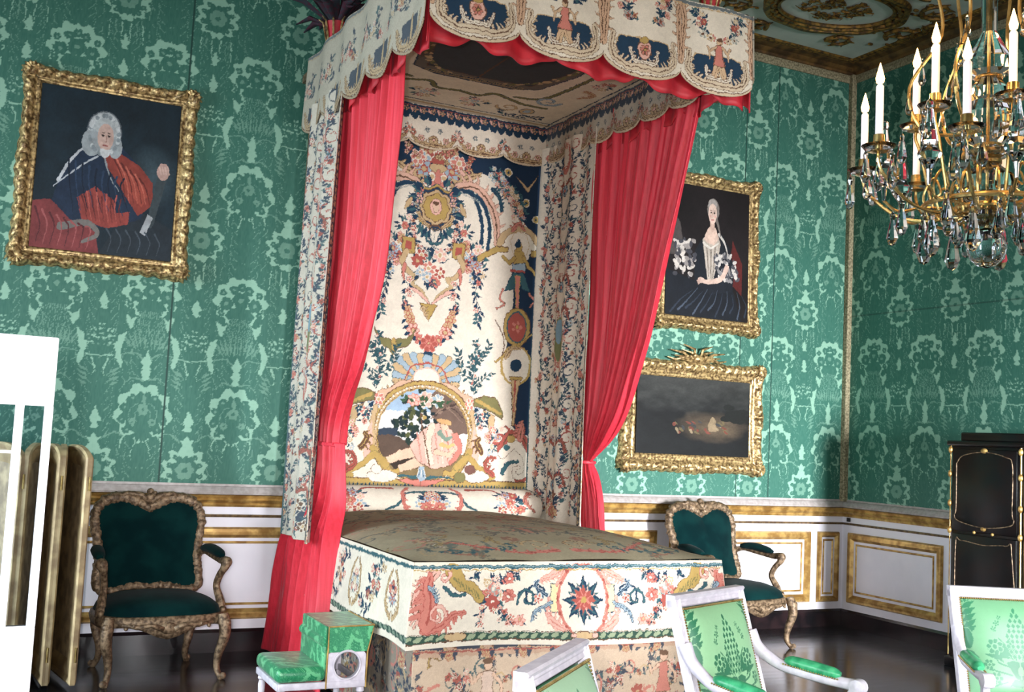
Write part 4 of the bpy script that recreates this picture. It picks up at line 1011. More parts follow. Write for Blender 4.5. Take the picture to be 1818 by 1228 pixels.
# ---- coverlet top
rs = np.random.RandomState(41)
K = Cv(-.92, .92, 0, 2.2, 120, lin((172, 160, 128))); K.cx = 0
grotesque(K, -.9, .9, .1, 1.8, rs, 90, .13, lin((88, 92, 90)), (0,), (lin((150, 92, 80)), lin((110, 100, 80)), OL, TL))
K.fade(.42, lin((150, 140, 112)))
K.cx = 0; K.mir = True
K.acanthus([(.05, .12), (.3, .10), (.45, .18), (.6, .30)], .035, RO, BR, .015, 9); K.sprig([(.25, .22), (.5, .12), (.8, .16)], rs, TL, (RO, TN), .07, 1.5, .02); K.spiral(.12, .22, .09, 0, 1.2, 1, .014, TN, BN)
K.mir = False
Xg, Vg = np.meshgrid(K.xs, K.ys)
def bed_edge(Y):  # half width of the top at depth Y
    return (BX1-BX0)/2
U = Xg/.92; Yg = BYF+.004+Vg*(2.30/2.2)
tz = .905+.10*(1-U**4)*np.clip(1-((Vg-1.25)/1.25)**4, 0, 1)+.008*vn(Xg*5, Vg*5, 2)
P = np.stack([BC+U*(BX1-BX0)/2, Yg, tz], -1)
painted('coverlet_top', P, K.weave(.06), 'tapestry', bed)
# ---- coverlet front: coordinates from the photo, axis near the rosette
CY = BYF-.01
def cf(a, b):
    p = at(430+a/2.139, 880+b/2.139, Y=CY); return float(p[0]), float(p[2])
rs = np.random.RandomState(51)
K = Cv(BX0, BX1, .50, .908, 420, CR); axc = cf(1285, 390)[0]; K.cx = axc
cxr, czr = cf(1285, 385)
K.mir = True
K.poly([cf(1165, 330), cf(1165, 435), cf(1215, 435), cf(1215, 330)], lin((232, 214, 160)), NV, .004)
K.acanthus([cf(1180, 490), cf(1150, 430), cf(1160, 380)], .02, PK, RO, .015, 5, -1)
K.acanthus([cf(1215, 275), cf(1160, 300), cf(1120, 320)], .03, PK, RO, .012, 6, 1); K.acanthus([cf(1300, 270), cf(1350, 280), cf(1385, 330)], .03, PK, RO, .012, 5, 1)
K.acanthus([cf(1160, 460), cf(1200, 490), cf(1240, 500)], .035, PK, RO, .015, 5, 1)
K.line(smooth_path([cf(1165, 260), cf(1215, 270), cf(1245, 278)]), .014, TL, .01, edge=NV)
K.mir = False
for r_ in (1.,):
    for k in range(44):
        a = 2*PI*k/44; K.leaf(cxr+.150*math.cos(a), czr+.185*math.sin(a), a+1.9, .042, .010, RO if k % 3 else BR)
    K.ell(cxr, czr, .140, .175, CR, edge=RO, ew=.006)
for k in range(8):
    a = PI/8*2*k; K.leaf(cxr, czr, a, .125, .026, NV); K.leaf(cxr, czr, a, .105, .014, TL)
    K.leaf(cxr, czr, a+PI/8, .10, .020, TL); K.leaf(cxr, czr, a+PI/8, .085, .012, PK)
for k in range(8): K.leaf(cxr, czr, PI/4*k, .075, .016, BR); K.leaf(cxr, czr, PI/4*k+.39, .055, .010, RO)
K.ell(cxr, czr, .016, .016, GO)
K.mir = True
x, z = cf(1105, 385); K.spiral(x, z+.01, .065, .5, 1.2, 1, .012, NV); K.spiral(x-.04, z, .055, 3.5, 1.1, -1, .010, TL, NV); K.flower(x+.02, z, .026, RO, CR, BR, 5)
K.acanthus([cf(1165, 400), cf(1110, 430), cf(1090, 470)], .018, LB, NV, .008, 5); K.acanthus([cf(1150, 370), cf(1110, 340), cf(1120, 315)], .018, NV, LB, .008, 4)
K.bouquet(*cf(955, 360), .10, rs, 6); K.bouquet(*cf(945, 400), .075, rs, 4)
for (a, b) in ((955, 350), (1010, 375), (950, 400)): K.flower(*cf(a, b), .036, RO if a > 951 else BR, BR if a != 955 else GY, CR, 7)
for pts in ([cf(900, 320), cf(880, 300), cf(890, 280)], [cf(960, 330), cf(1000, 300), cf(1055, 300)], [cf(980, 420), cf(1000, 470), cf(1060, 465)], [cf(930, 420), cf(900, 450), cf(905, 495)], [cf(1000, 330), cf(1015, 300), cf(1030, 285)]):
    K.sprig(pts, rs, NV, (RO, PK), .040, 1.5, .018, .004, .35)
K.flower(*cf(1015, 310), .028, RO, BR, CR); K.flower(*cf(1050, 465), .03, PK, RO, TN)
K.line(smooth_path([cf(800, 280), cf(830, 330), cf(870, 345), cf(905, 385)]), .075, GO, .045, edge=BN)
for q in range(7): K.line([cf(805+14*q, 305+9*q), cf(820+14*q, 335+9*q)], .005, OL)
K.line(smooth_path([cf(770, 345), cf(810, 375), cf(850, 370)]), .02, TL, .01, edge=NV)
K.acanthus([cf(705, 470), cf(665, 400), cf(700, 330), cf(740, 290)], .05, PK, BN, .03, 10, 1)
K.acanthus([cf(700, 500), cf(760, 490), cf(800, 450), cf(850, 440)], .045, RO, BR, .02, 9, -1)
K.acanthus([cf(710, 480), cf(720, 400), cf(710, 350), cf(715, 300)], .08, RO, BR, .03, 8, 1); K.spiral(*cf(745, 450), .05, 0, 1.2, 1, .014, PK, BR)
K.spiral(*cf(770, 300), .04, 2, 1.1, -1, .014, PK, BR); K.acanthus([cf(715, 345), cf(735, 370), cf(745, 400)], .02, LB, NV, .01, 5)
K.mir = False
z1 = .905
K.band(z1-.006, z1+.02, CR); K.band(z1-.030, z1-.012, TL); K.band(z1-.040, z1-.034, GO)
K.line([(BX0-.1, z1-.020), (BX1+.1, z1-.020)], .004, lin((120, 150, 160)))
K.twist(.545, .034, GN*.7+NV*.3, lin((150, 165, 130)), step=.055); K.band(.50, .522, CR); K.band(.524, .527, BN); K.band(.563, .566, BN)
K.ell(cxr, .545, .07, .02, TN, edge=BN); K.ell(cxr-.06, .545, .02, .015, PK, edge=BN); K.ell(cxr+.06, .545, .02, .015, PK, edge=BN)
x, z = cf(815, 525); K.ell(x, .545, .06, .022, TN, edge=BN)
Xg, Zg = np.meshgrid(K.xs, K.ys); dn = (.908-Zg)
def sag(x): return .014*np.sin((x-BX0)*3.4+.4)-.006
P = np.stack([BC+(Xg-BC)*(1+dn*.125), CY-dn*.12-.010*np.sin(Xg*7)*dn/.4, Zg+sag(Xg)*np.clip(dn*2.4, 0, 1)-.004], -1)
painted('coverlet_front', P, K.weave(.05), 'tapestry', bed, solid=.006)
# ---- coverlet sides
for sgn, X0, nm in ((-1, BX0, 'coverlet_side'), (1, BX1, 'coverlet_side')):
    rs = np.random.RandomState(61)
    K = Cv(BYF, -.35, .50, .908, 230, CR)
    for yy in (-2.3, -1.75, -1.15, -.6):
        K.cx = yy; K.mir = True
        K.acanthus([(yy+.02, .60), (yy+.09, .66), (yy+.07, .78), (yy+.02, .84)], .025, TN, BN, .012, 7); K.bouquet(yy, .72, .07, rs, 5)
    K.mir = False
    for yy in (-2.03, -1.45, -.88):
        K.bouquet(yy, .74, .11, rs, 7, cols=(RO, TN, BR, lin((120, 84, 80)))); K.sprig([(yy, .64), (yy+.08, .60), (yy+.16, .66)], rs, NV, (RO, TN), .05, 1.5); K.sprig([(yy-.16, .82), (yy-.08, .84), (yy, .8)], rs, NV, (RO, TN), .05, 1.5)
    K.band(.875, .893, TL); K.band(.893, .93, CR); K.twist(.545, .034, GN*.6+NV*.4, lin((120, 140, 120)), step=.06); K.band(.50, .522, CR)
    Yg, Zg = np.meshgrid(K.xs, K.ys); dn = .908-Zg; rmp = np.clip((Yg-BYF)/.3, 0, 1)
    P = np.stack([X0+sgn*(.004+dn*.10+rmp*.016*np.sin(Yg*6.5+1)*dn/.4), Yg-.12*dn*(1-np.clip((Yg-BYF)/1., 0, 1))-.012, Zg-rmp*.016*np.sin(Yg*3)*np.clip(dn*2, 0, 1)-.004], -1)
    painted(nm, P, K.weave(.05), 'tapestry', bed, solid=.006)
# ---- base valance
def base_cloth(axis, seedv, cnv):
    return cnv
rs = np.random.RandomState(71); BG = lin((206, 180, 152))
K = Cv(BX0+.03, BX1-.03, .015, .56, 300, BG); K.cx = axc
K.mir = False
grotesque(K, axc, BX1, .03, .40, rs, 46, .085, lin((56, 74, 90)), (axc,), (BR, lin((176, 120, 100)), TN, GY))
K.cx = axc; K.mir = True
K.band(.44, .56, lin((196, 160, 132)))
for x in np.arange(axc+.0, BX1+.2, .205):
    K.poly([(x-.07, .50), (x+.07, .50), (x+.07, .475), (x-.07, .475)], NV); K.line(smooth_path([(x+.07, .49), (x+.10, .515), (x+.135, .49), (x+.10, .45), (x+.07, .47)]), .012, TN, edge=BN); K.acanthus([(x+.07, .47), (x+.10, .43), (x+.14, .47)], .018, TN, BR, .01, 4)
    K.poly([(x+.05, .47), (x+.09, .47), (x+.07, .42)], NV); K.poly([(x+.12, .47), (x+.155, .47), (x+.14, .42)], NV)
K.line([(BX0, .465), (BX1, .465)], .006, BR)
for x, kx in ((axc+.62, 1), (axc+.24, 0)):
    K.bouquet(x, .33, .06, rs, 4, TL); K.sprig([(x, .24), (x+.04, .32), (x+.1, .36)], rs, NV, (BR,), .04, 1.4)
K.band(.0, .10, lin((70, 92, 112))) if False else None
K.mir = False
figure(K, axc+.56, .10, .33, SK, RO); figure(K, axc-.50, .10, .33, SK, lin((220, 190, 170))); figure(K, axc+.02, .08, .30, SK, BR)
for x in (axc-.5, axc+.56, axc+.02): K.poly([(x-.16, .045), (x+.16, .045), (x+.12, .095), (x-.12, .095)], NV, TN, .005)
K.fade(.10, lin((190, 160, 130)))
Xg, Zg = np.meshgrid(K.xs, K.ys)
P = np.stack([Xg, CY+.035-.012*np.sin(Xg*11)*(1-Zg), Zg], -1); painted('base_valance', P, K.weave(.08), 'tapestry', bed, solid=.006)
for X0, sg in ((BX0+.03, -1), (BX1-.03, 1)):
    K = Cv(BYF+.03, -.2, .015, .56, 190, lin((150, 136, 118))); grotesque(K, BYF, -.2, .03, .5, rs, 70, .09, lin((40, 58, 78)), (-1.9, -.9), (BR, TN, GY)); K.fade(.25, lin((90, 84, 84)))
    Yg, Zg = np.meshgrid(K.xs, K.ys); P = np.stack([X0+sg*.010*np.sin(Yg*13), Yg, Zg], -1); painted('base_valance', P, K.weave(.08), 'tapestry', bed, solid=.006)
m = MB().box(BX0+.06, BX1-.06, BYF+.06, -.2, .08, .88, .02)
for x in (BX0+.12, BX1-.12):
    for y in (BYF+.12, -.3): m.box(x-.04, x+.04, y-.04, y+.04, 0, .1)
obj('bed_frame', m, 'gold_dull', bed, world=True)
# ---- canopy
TX0, TX1, TYF, TYB, TZ = -5.24, -3.275, -2.60, -.10, 3.93
m = MB().box(TX0+.02, TX1-.02, TYF+.02, TYB, TZ+.015, 4.0); obj('tester_frame', m, 'gold_dull', bed, smooth=False, world=True)
rs = np.random.RandomState(81)
K = Cv(TX0+.03, TX1-.03, TYF+.03, TYB-.05, 165, lin((226, 212, 184)))
cx, cy = (TX0+TX1)/2, -1.42; K.cx = cx; K.mir = True
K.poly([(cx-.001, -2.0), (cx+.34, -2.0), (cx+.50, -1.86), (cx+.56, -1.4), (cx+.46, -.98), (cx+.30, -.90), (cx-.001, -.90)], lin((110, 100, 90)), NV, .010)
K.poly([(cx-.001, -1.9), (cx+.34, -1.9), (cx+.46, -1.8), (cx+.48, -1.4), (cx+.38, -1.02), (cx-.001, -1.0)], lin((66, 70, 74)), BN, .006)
for q in range(70):
    a = rs.rand()*2*PI; K.ell(cx+.5*math.cos(a)+rs.uniform(-.02, .02), cy+.5*math.sin(a), .012, .02, OL if q % 2 else TN, a)
for q in range(46): K.poly([(cx+.012+q*.0, 0), (cx, 0), (cx, 0)], BN)
K.line([(cx-.001, -.945), (cx+.34, -.945)], .05, lin((150, 128, 92)))
for q in range(18): K.ell(cx+.01+q*.02, -.945, .005, .018, NV)
K.line(smooth_path([(cx+.62, -2.2), (cx+.66, -1.6), (cx+.62, -1.0), (cx+.55, -.8), (cx+.4, -.76)]), .030, OL, .03, edge=NV, ew=.006)
K.line(smooth_path([(cx, -.66), (cx+.16, -.64), (cx+.24, -.74), (cx+.36, -.70), (cx+.52, -.64), (cx+.70, -.64)]), .030, OL, .03, edge=NV, ew=.006)
K.spiral(cx+.64, -.80, .10, 0, 1.3, 1, .03, LB, NV); K.spiral(cx+.46, -.52, .09, 3, 1.2, -1, .022, TN, BN); K.bouquet(cx+.2, -.5, .13, rs, 6); K.sprig([(cx+.4, -.42), (cx+.6, -.36), (cx+.8, -.42)], rs, NV, (RO, TN), .07, 1.4, .025)
K.ell(cx+.62, -.50, .06, .07, TN, edge=NV, ew=.008); K.ell(cx+.62, -.5, .03, .04, LB, edge=NV)
for y in (-2.3, -1.8, -1.3): K.bouquet(cx+.80, y, .10, rs, 5); K.acanthus([(cx+.75, y+.15), (cx+.85, y+.22), (cx+.78, y+.32)], .035, TN, BR, .02, 6)
K.band(-.32, -.305, NV); K.line([(cx, -.26), (cx+1, -.26)], .03, TN)
K.line([(cx+.92, -2.6), (cx+.92, -.1)], .016, NV)
K.mir = False
Xg, Yg = np.meshgrid(K.xs, K.ys)
# a shallow coved tester, higher in the middle
e = np.minimum(np.minimum(Xg-K.x0, K.x1-Xg), np.minimum(Yg-K.y0, K.y1-Yg))
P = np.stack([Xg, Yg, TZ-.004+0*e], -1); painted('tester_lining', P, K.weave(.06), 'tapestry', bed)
# scalloped valances: outer tapestry + crimson under-frill
def scal(t, n, a, pw=.55):
    """lambrequin edge: lobes with small points between them"""
    u = (t*n) % 1.; return a*(1-np.abs(np.sin(PI*u))**pw)
def valance(name, axis, fixed, a0, a1, z0, z1, nl, seed, bg, fade, out, res=300, lobes=.09, wav=.012, motif='rich', parent=bed, slope=0.):
    rs = np.random.RandomState(seed)
    K = Cv(a0, a1, z0, z1, res, bg); L = (a1-a0)/nl
    for k in range(nl):
        c = a0+L*(k+.5); K.cx = c; K.mir = True
        if motif == 'rich':
            zz = z0+.04
            K.poly([(c-.001, zz+.02), (c+L*.30, zz+.04), (c+L*.36, zz+.12), (c+L*.30, zz+.185), (c-.001, zz+.185)], NV, TN, .006)
            K.acanthus([(c, zz+.015), (c+L*.22, zz+.02), (c+L*.40, zz+.08), (c+L*.38, zz+.19)], .040, TN*.5+CR*.5, BN, .028, 9, 1)
            K.acanthus([(c+.0, zz+.05), (c+L*.13, zz+.055), (c+L*.17, zz+.12)], .022, CR, BN, .014, 5, 1)
            K.acanthus([(c+L*.5, z1-.01), (c+L*.46, z1-.12), (c+L*.49, zz+.12)], .035, TN*.6+PK*.4, BN, .03, 7, -1)
            if k % 2 == 0: K.ell(c, zz+.12, .045, .055, PK, edge=BN, ew=.006); K.flower(c, zz+.12, .03, RO, BN, GO, 6); K.ell(c, zz+.175, .028, .02, GO, edge=BN)
            else: figure(K, c, zz+.06, .24, TN*.6+SK*.4, RO)
            K.sprig([(c+.05, z1-.20), (c+.11, z1-.15), (c+.10, z1-.08), (c+.17, z1-.05)], rs, NV, (RO, TN, GY), .045, 1.6, .022, .005, .35)
            K.bouquet(c+L*.26, z1-.09, .06, rs, 4)
        elif motif == 'inner':
            K.acanthus([(c, z0+.03), (c+L*.3, z0+.04), (c+L*.46, z0+.11)], .03, TN, BN, .02, 6, 1)
            K.flower(c, z0+.07, .035, TN, BN, PK, 7); K.flower(c+L*.25, z0+.075, .028, PK, BN, TN, 6); K.flower(c+L*.42, z0+.11, .026, RO, BN, CR, 6)
            K.bouquet(c+L*.5, z0+.14, .045, rs, 3, TL); K.flower(c+L*.12, z0+.14, .02, GY, NV, CR, 5)
        else:
            K.poly([(c-.001, z0+.06), (c+L*.28, z0+.08), (c+L*.26, z0+.18), (c-.001, z0+.19)], NV); K.acanthus([(c, z0+.04), (c+L*.3, z0+.06), (c+L*.4, z0+.16)], .035, TN, BN, .02, 7, 1)
            K.line([(c, z0+.08), (c, z0+.2)], .03, TN, .02, edge=BN); K.sprig([(c+.06, z0+.26), (c+.14, z0+.34), (c+.1, z0+.42)], rs, NV, (RO, TN), .06, 1.4, .025)
            K.bouquet(c+L*.4, z0+.32, .07, rs, 4)
    K.mir = False
    if motif == 'inner':
        K.band(z1-.085, z1, NV); x = a0
        while x < a1:
            K.ell(x+.035, z1-.085, .032, .032, NV); K.flower(x+.035, z1-.045, .026, lin((190, 140, 104)), NV, TN, 5); K.leaf(x, z1-.02, -1.2, .05, .01, PK); K.line([(x, z1-.018), (x+.07, z1-.018)], .006, BR); x += .07
    else:
        K.band(z1-.022, z1, NV*.6+GY*.4); K.band(z1-.030, z1-.024, TN)
    if fade: K.fade(fade, lin((136, 132, 122)))  # side runs carry their shade as a grey blend in the cloth colour
    A_, Z_ = np.meshgrid(K.xs, K.ys); t = (A_-a0)/(a1-a0)
    low = z0+scal(t, nl, lobes)
    edge = (Z_-low)
    K.C[(edge < .014)] = TN*.6+CR*.4 if motif != 'dull' else TN*.5+GY*.3
    K.C[(edge < .018) & (edge > .013)] = BN
    d = out*(wav*np.sin(A_*PI*nl/(a1-a0)*2+1)+.02*np.clip((z1-Z_)*2, 0, 1))
    zz = Z_+slope*(A_-a0)
    P = np.stack([A_, fixed+d, zz] if axis == 'X' else [fixed+d, A_, zz], -1)
    return painted(name, P, K.weave(.07), 'tapestry', parent, mask=edge > -.001, solid=.007)
# lobes must match the photo on the front: notches at X=-4.90,-4.46,-3.93,-3.48
valance('front_valance', 'X', TYF-.02, -5.255, -3.255, 3.50, 4.02, 4, 91, CR, 0, -1, 360, .10)
valance('side_valance', 'Y', TX0-.015, TYF-.03, -.42, 3.46, 4.02, 5, 92, lin((196, 186, 164)), .28, -1, 220, .09, motif='dull')  # greyed cloth colour stands in for shade on the side face
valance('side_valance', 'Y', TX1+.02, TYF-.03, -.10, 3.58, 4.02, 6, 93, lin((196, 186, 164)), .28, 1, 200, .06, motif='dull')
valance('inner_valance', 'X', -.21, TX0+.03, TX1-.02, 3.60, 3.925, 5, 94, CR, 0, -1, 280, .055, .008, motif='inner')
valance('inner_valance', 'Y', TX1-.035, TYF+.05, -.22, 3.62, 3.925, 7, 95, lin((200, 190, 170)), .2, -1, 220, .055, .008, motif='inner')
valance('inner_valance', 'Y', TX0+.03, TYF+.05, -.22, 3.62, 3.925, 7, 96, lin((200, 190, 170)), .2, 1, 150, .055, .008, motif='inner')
# crimson frill showing under the front and side valances
def frill(axis, fixed, a0, a1, z0, z1, nl, ph, sg=1):
    n = 260; m_ = 14; A_ = np.linspace(a0, a1, n)[None, :]; V = np.linspace(0, 1, m_)[:, None]
    t = (A_-a0)/(a1-a0); u = (t*nl+ph) % 1.
    low = z0+.055*(1-np.sin(PI*u)**.7)+.010*np.sin(t*60)
    Z_ = low+(z1-low)*V; d = sg*(.018*np.sin(t*nl*2*PI*1.0)+.010*np.sin(t*nl*2*PI*3+V))*(1-V*.7)
    P = np.stack([A_+0*V, fixed+d, Z_] if axis == 'X' else [fixed+d, A_+0*V, Z_], -1)
    return obj('crimson_frill', MB().grid(P), 'redlin', bed, world=True, solid=.006, angle=None)
frill('X', TYF+.035, -5.24, -3.27, 3.475, 3.90, 4, .5)
frill('Y', TX0+.008, TYF+.03, -.5, 3.44, 3.90, 5, .5)
frill('Y', TX1-.002, TYF+.03, -.15, 3.555, 3.90, 6, .5)
# drawn-down corner tail at the front right
g = []
for v in np.linspace(0, 1, 10):
    g.append([(TX1+.012+.022*math.sin(3*u*PI)*(1-v), TYF-.02+.20*u, 3.62-(1-v)*(.17-.55*u*(.35)) ) for u in np.linspace(0, 1, 16)])
obj('crimson_tail', MB().grid(np.array(g)), 'redlin', bed, world=True, solid=.008, angle=None)
# ---- narrow tapestry side curtains at the head
def strip(name, X0, ya, yb, z0, z1, seed, bg, fade, sg, yb_low=None, ya_low=None):
    rs = np.random.RandomState(seed); w = abs(yb-ya)
    K = Cv(0, w, z0, z1, 240, bg); K.cx = w*.48; K.mir = True; c = K.cx
    z = z1-.15
    while z > z0+.1:
        k = rs.randint(3)
        K.sprig([(c+.02, z-.18), (c+.10, z-.10), (c+.13, z-.02), (c+.09, z+.06)], rs, NV, (RO, BR, LB), .045, 1.6, .018, .004, .2)
        if w > .6: K.sprig([(c+.30, z-.20), (c+.265, z-.08), (c+.31, z+.04)], rs, NV, (BR, RO, TN), .05, 1.5, .02, .004, .3); K.flower(c+.285, z+.07, .026, RO, BR, TN, 6)
        K.sprig([(c+.20, z-.20), (c+.22, z-.08), (c+.17, z+.02)], rs, NV, (BR, RO, TN), .04, 1.5, .016, .004, .25)
        K.spiral(c+.14, z+.10, .055, rs.rand()*3, 1.1, 1, .010, BR if k else NV, None)
        if k == 0: K.bouquet(c, z, .07, rs, 5)
        elif k == 1: K.acanthus([(c+.01, z-.1), (c+.06, z-.02), (c+.04, z+.1)], .028, RO, BR, .012, 8); K.flower(c, z+.1, .03, PK, BR, TN, 6)
        else: K.flower(c, z, .04, LB, NV, RO, 7); K.acanthus([(c+.02, z+.05), (c+.10, z+.08), (c+.13, z+.0)], .02, BR, BN, .01, 6)
        z -= .24
    K.mir = False
    zc_ = z0+(z1-z0)*.47                                  # small landscape vignette half-way down
    K.ell(c, zc_, .075, .17, lin((120, 128, 80)), edge=TN, ew=.006); K.ell(c, zc_+.06, .06, .09, lin((120, 160, 180)))
    for q in range(10): K.flower(c+.095*math.cos(q*.63), zc_+.19*math.sin(q*.63), .024, BR if q % 2 else RO, CR, TN, 6)
    K.bouquet(c, z0+.12, .13, rs, 8, cols=(BR, TN, BN, RO))
    K.vband(w-.04, w-.008, NV*.7); zz = z0
    while zz < z1: K.ell(w-.024, zz, .008, .018, TN); zz += .045
    K.vband(w-.008, w, TN); K.vband(0, .010, TL)
    if fade: K.fade(fade, lin((150, 146, 136)))
    S_, Z_ = np.meshgrid(K.xs, K.ys); v = (z1-Z_)/(z1-z0); s = S_/w
    yl = ya+((ya_low if ya_low is not None else ya)-ya)*v; yr = yb+((yb_low if yb_low is not None else yb)-yb)*v
    Y_ = yl+(yr-yl)*s
    X_ = X0+sg*(.022*np.sin(s*2*PI*2.0+.6+v)+.010*np.sin(s*2*PI*5+3*v))
    return painted(name, np.stack([X_, Y_, Z_], -1), K.weave(.07), 'tapestry', bed, solid=.006)
XR = TX1-.045
strip('tapestry_curtain', XR, -.19, float(at(1060, 280, X=XR)[1]), .93, 3.75, 101, CR, .05, -1, float(at(1036, 925, X=XR)[1]), -.21)
XS = TX0-.03
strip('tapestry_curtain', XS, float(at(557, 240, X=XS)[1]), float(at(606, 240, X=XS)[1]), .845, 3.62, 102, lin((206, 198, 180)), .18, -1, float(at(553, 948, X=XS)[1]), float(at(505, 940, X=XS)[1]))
# ---- crimson silk curtains, gathered by a tie (edges measured on the photo, laid on the plane of the canopy side)
def drape(name, X0, left, right, npl, amp, sg, seed, floor=None):
    A3 = np.array([at(*p, X=X0)[1:] for p in left]); B3 = np.array([at(*p, X=X0)[1:] for p in right])
    zt = min(3.88, max(A3[0, 1], B3[0, 1])+.22) if floor is None else max(A3[0, 1], B3[0, 1]); zl = min(A3[-1, 1], B3[-1, 1])
    if floor is not None: zl = .015
    n = 300; m_ = 150; Z_ = np.linspace(zt, zl, m_)
    def itp(T):
        pts = np.array(smooth_path([tuple(q) for q in T], 10)); o = np.argsort(pts[:, 1]); return np.interp(Z_, pts[o, 1], pts[o, 0])
    A_, B_ = itp(A3), itp(B3)
    s = np.linspace(0, 1, n)[None, :]; v = np.linspace(0, 1, m_)[:, None]
    sw = s+.02*np.sin(7*s+3*v)+.010*vn(s*9, v*5, seed)
    w = np.abs(B_-A_)[:, None]; amp_ = np.minimum(amp, w*.42/npl*2.2)
    ph = 2*PI*npl*sw
    big = np.sin(ph)+.35*np.sin(2.3*ph+1.3)+.25*(vn(s*31, v*4, seed+1)-.5)*2+.12*(vn(s*80, v*8, seed+2)-.5)*2
    env = .45+.6*vn(s*4, v*2, seed+5)
    P = np.stack([X0+sg*amp_*big*env, A_[:, None]+(B_-A_)[:, None]*s+.006*np.sin(ph+2), Z_[:, None]+0*s], -1)
    return obj(name, MB().grid(P), 'red', bed, world=True, solid=.006, angle=None)
drape('crimson_curtain', TX0+.055, [(612, 170), (601, 300), (590, 450), (576, 560), (571, 650), (565, 711), (562, 750), (562, 786)],
      [(711, 105), (704, 220), (688, 380), (668, 530), (643, 643), (622, 705), (610, 750), (605, 786)], 8, .040, 1, 5)
drape('crimson_curtain', TX0+.045, [(562, 786), (556, 840), (530, 900), (503, 950), (478, 1070), (455, 1160)],
      [(605, 786), (605, 840), (602, 900), (590, 960), (580, 1060), (577, 1150)], 6, .045, 1, 9, floor=1)
drape('crimson_curtain', TX1-.0, [(1058, 265), (1053, 400), (1047, 600), (1042, 720), (1038, 820)],
      [(1247, 186), (1215, 330), (1190, 440), (1160, 570), (1140, 640), (1110, 730), (1083, 780), (1048, 820)], 9, .038, -1, 13)
drape('crimson_curtain', TX1+.01, [(1038, 820), (1036, 880), (1035, 935), (1033, 1100)], [(1048, 820), (1062, 870), (1068, 935), (1072, 1100)], 4, .03, -1, 17, floor=1)
# tie bands
for X0, ya, yb, z in [(X_, float(at(*a_, X=X_)[1]), float(at(*b_, X=X_)[1]), float(at(*a_, X=X_)[2])) for X_, a_, b_ in ((TX0+.05, (563, 786), (604, 786)), (TX1, (1039, 820), (1048, 820)))]:
    a = np.linspace(0, 2*PI, 30); m = MB().tube([(X0+.055*math.cos(q), (ya+yb)/2+(abs(yb-ya)/2+.004)*math.sin(q), z) for q in a], .007, 8, cap=False, flat=1.6)
    obj('curtain_tie', m, 'red', bed, world=True)
# ---- plume vases on the back corners of the canopy
PLUM = simple('dark_feathers', rgb(48, 56, 66), .9, 0, rgb(78, 36, 52), 30, .5)
for x, y in ((-5.115, -.50), (-3.40, -.35), (-5.10, -2.42), (-3.42, -2.42)):
    v = obj('plume_vase', MB().lathe([(.03, 4.0), (.05, 4.01), (.03, 4.03), (.022, 4.05), (.045, 4.08), (.052, 4.12), (.06, 4.2), (.078, 4.27), (.05, 4.27)], (x, y, 0), 14), 'redlin', bed, world=True)
    m = MB()
    for k in range(9):
        a = 2*PI*k/9; m.tube([(x+.028*math.cos(a), y+.028*math.sin(a), 4.04), (x+.058*math.cos(a), y+.058*math.sin(a), 4.14), (x+.088*math.cos(a), y+.088*math.sin(a), 4.27), (x+.12*math.cos(a), y+.12*math.sin(a), 4.29)], [.006, .008, .007, .004], 5)
    g = obj('gilt_leaf', m, 'gold', v); g.location = (0, 0, 0); g.data.transform(inv(bed))
    m = MB(); rs = np.random.RandomState(int(abs(x*100)))
    for k in range(60):
        a, e = rs.rand()*2*PI, rs.uniform(.1, 1.3); L_ = rs.uniform(.25, .42)
        p0 = Vector((x+.04*math.cos(a), y+.04*math.sin(a), 4.26)); dv = Vector((math.cos(a)*math.sin(e), math.sin(a)*math.sin(e), math.cos(e)))
        m.tube([p0, p0+dv*L_*.6, p0+dv*L_+Vector((0, 0, -.08))], [.012, .035, .006], 6, flat=.4)
    g = obj('feather_plume', m, PLUM, bed, world=True)
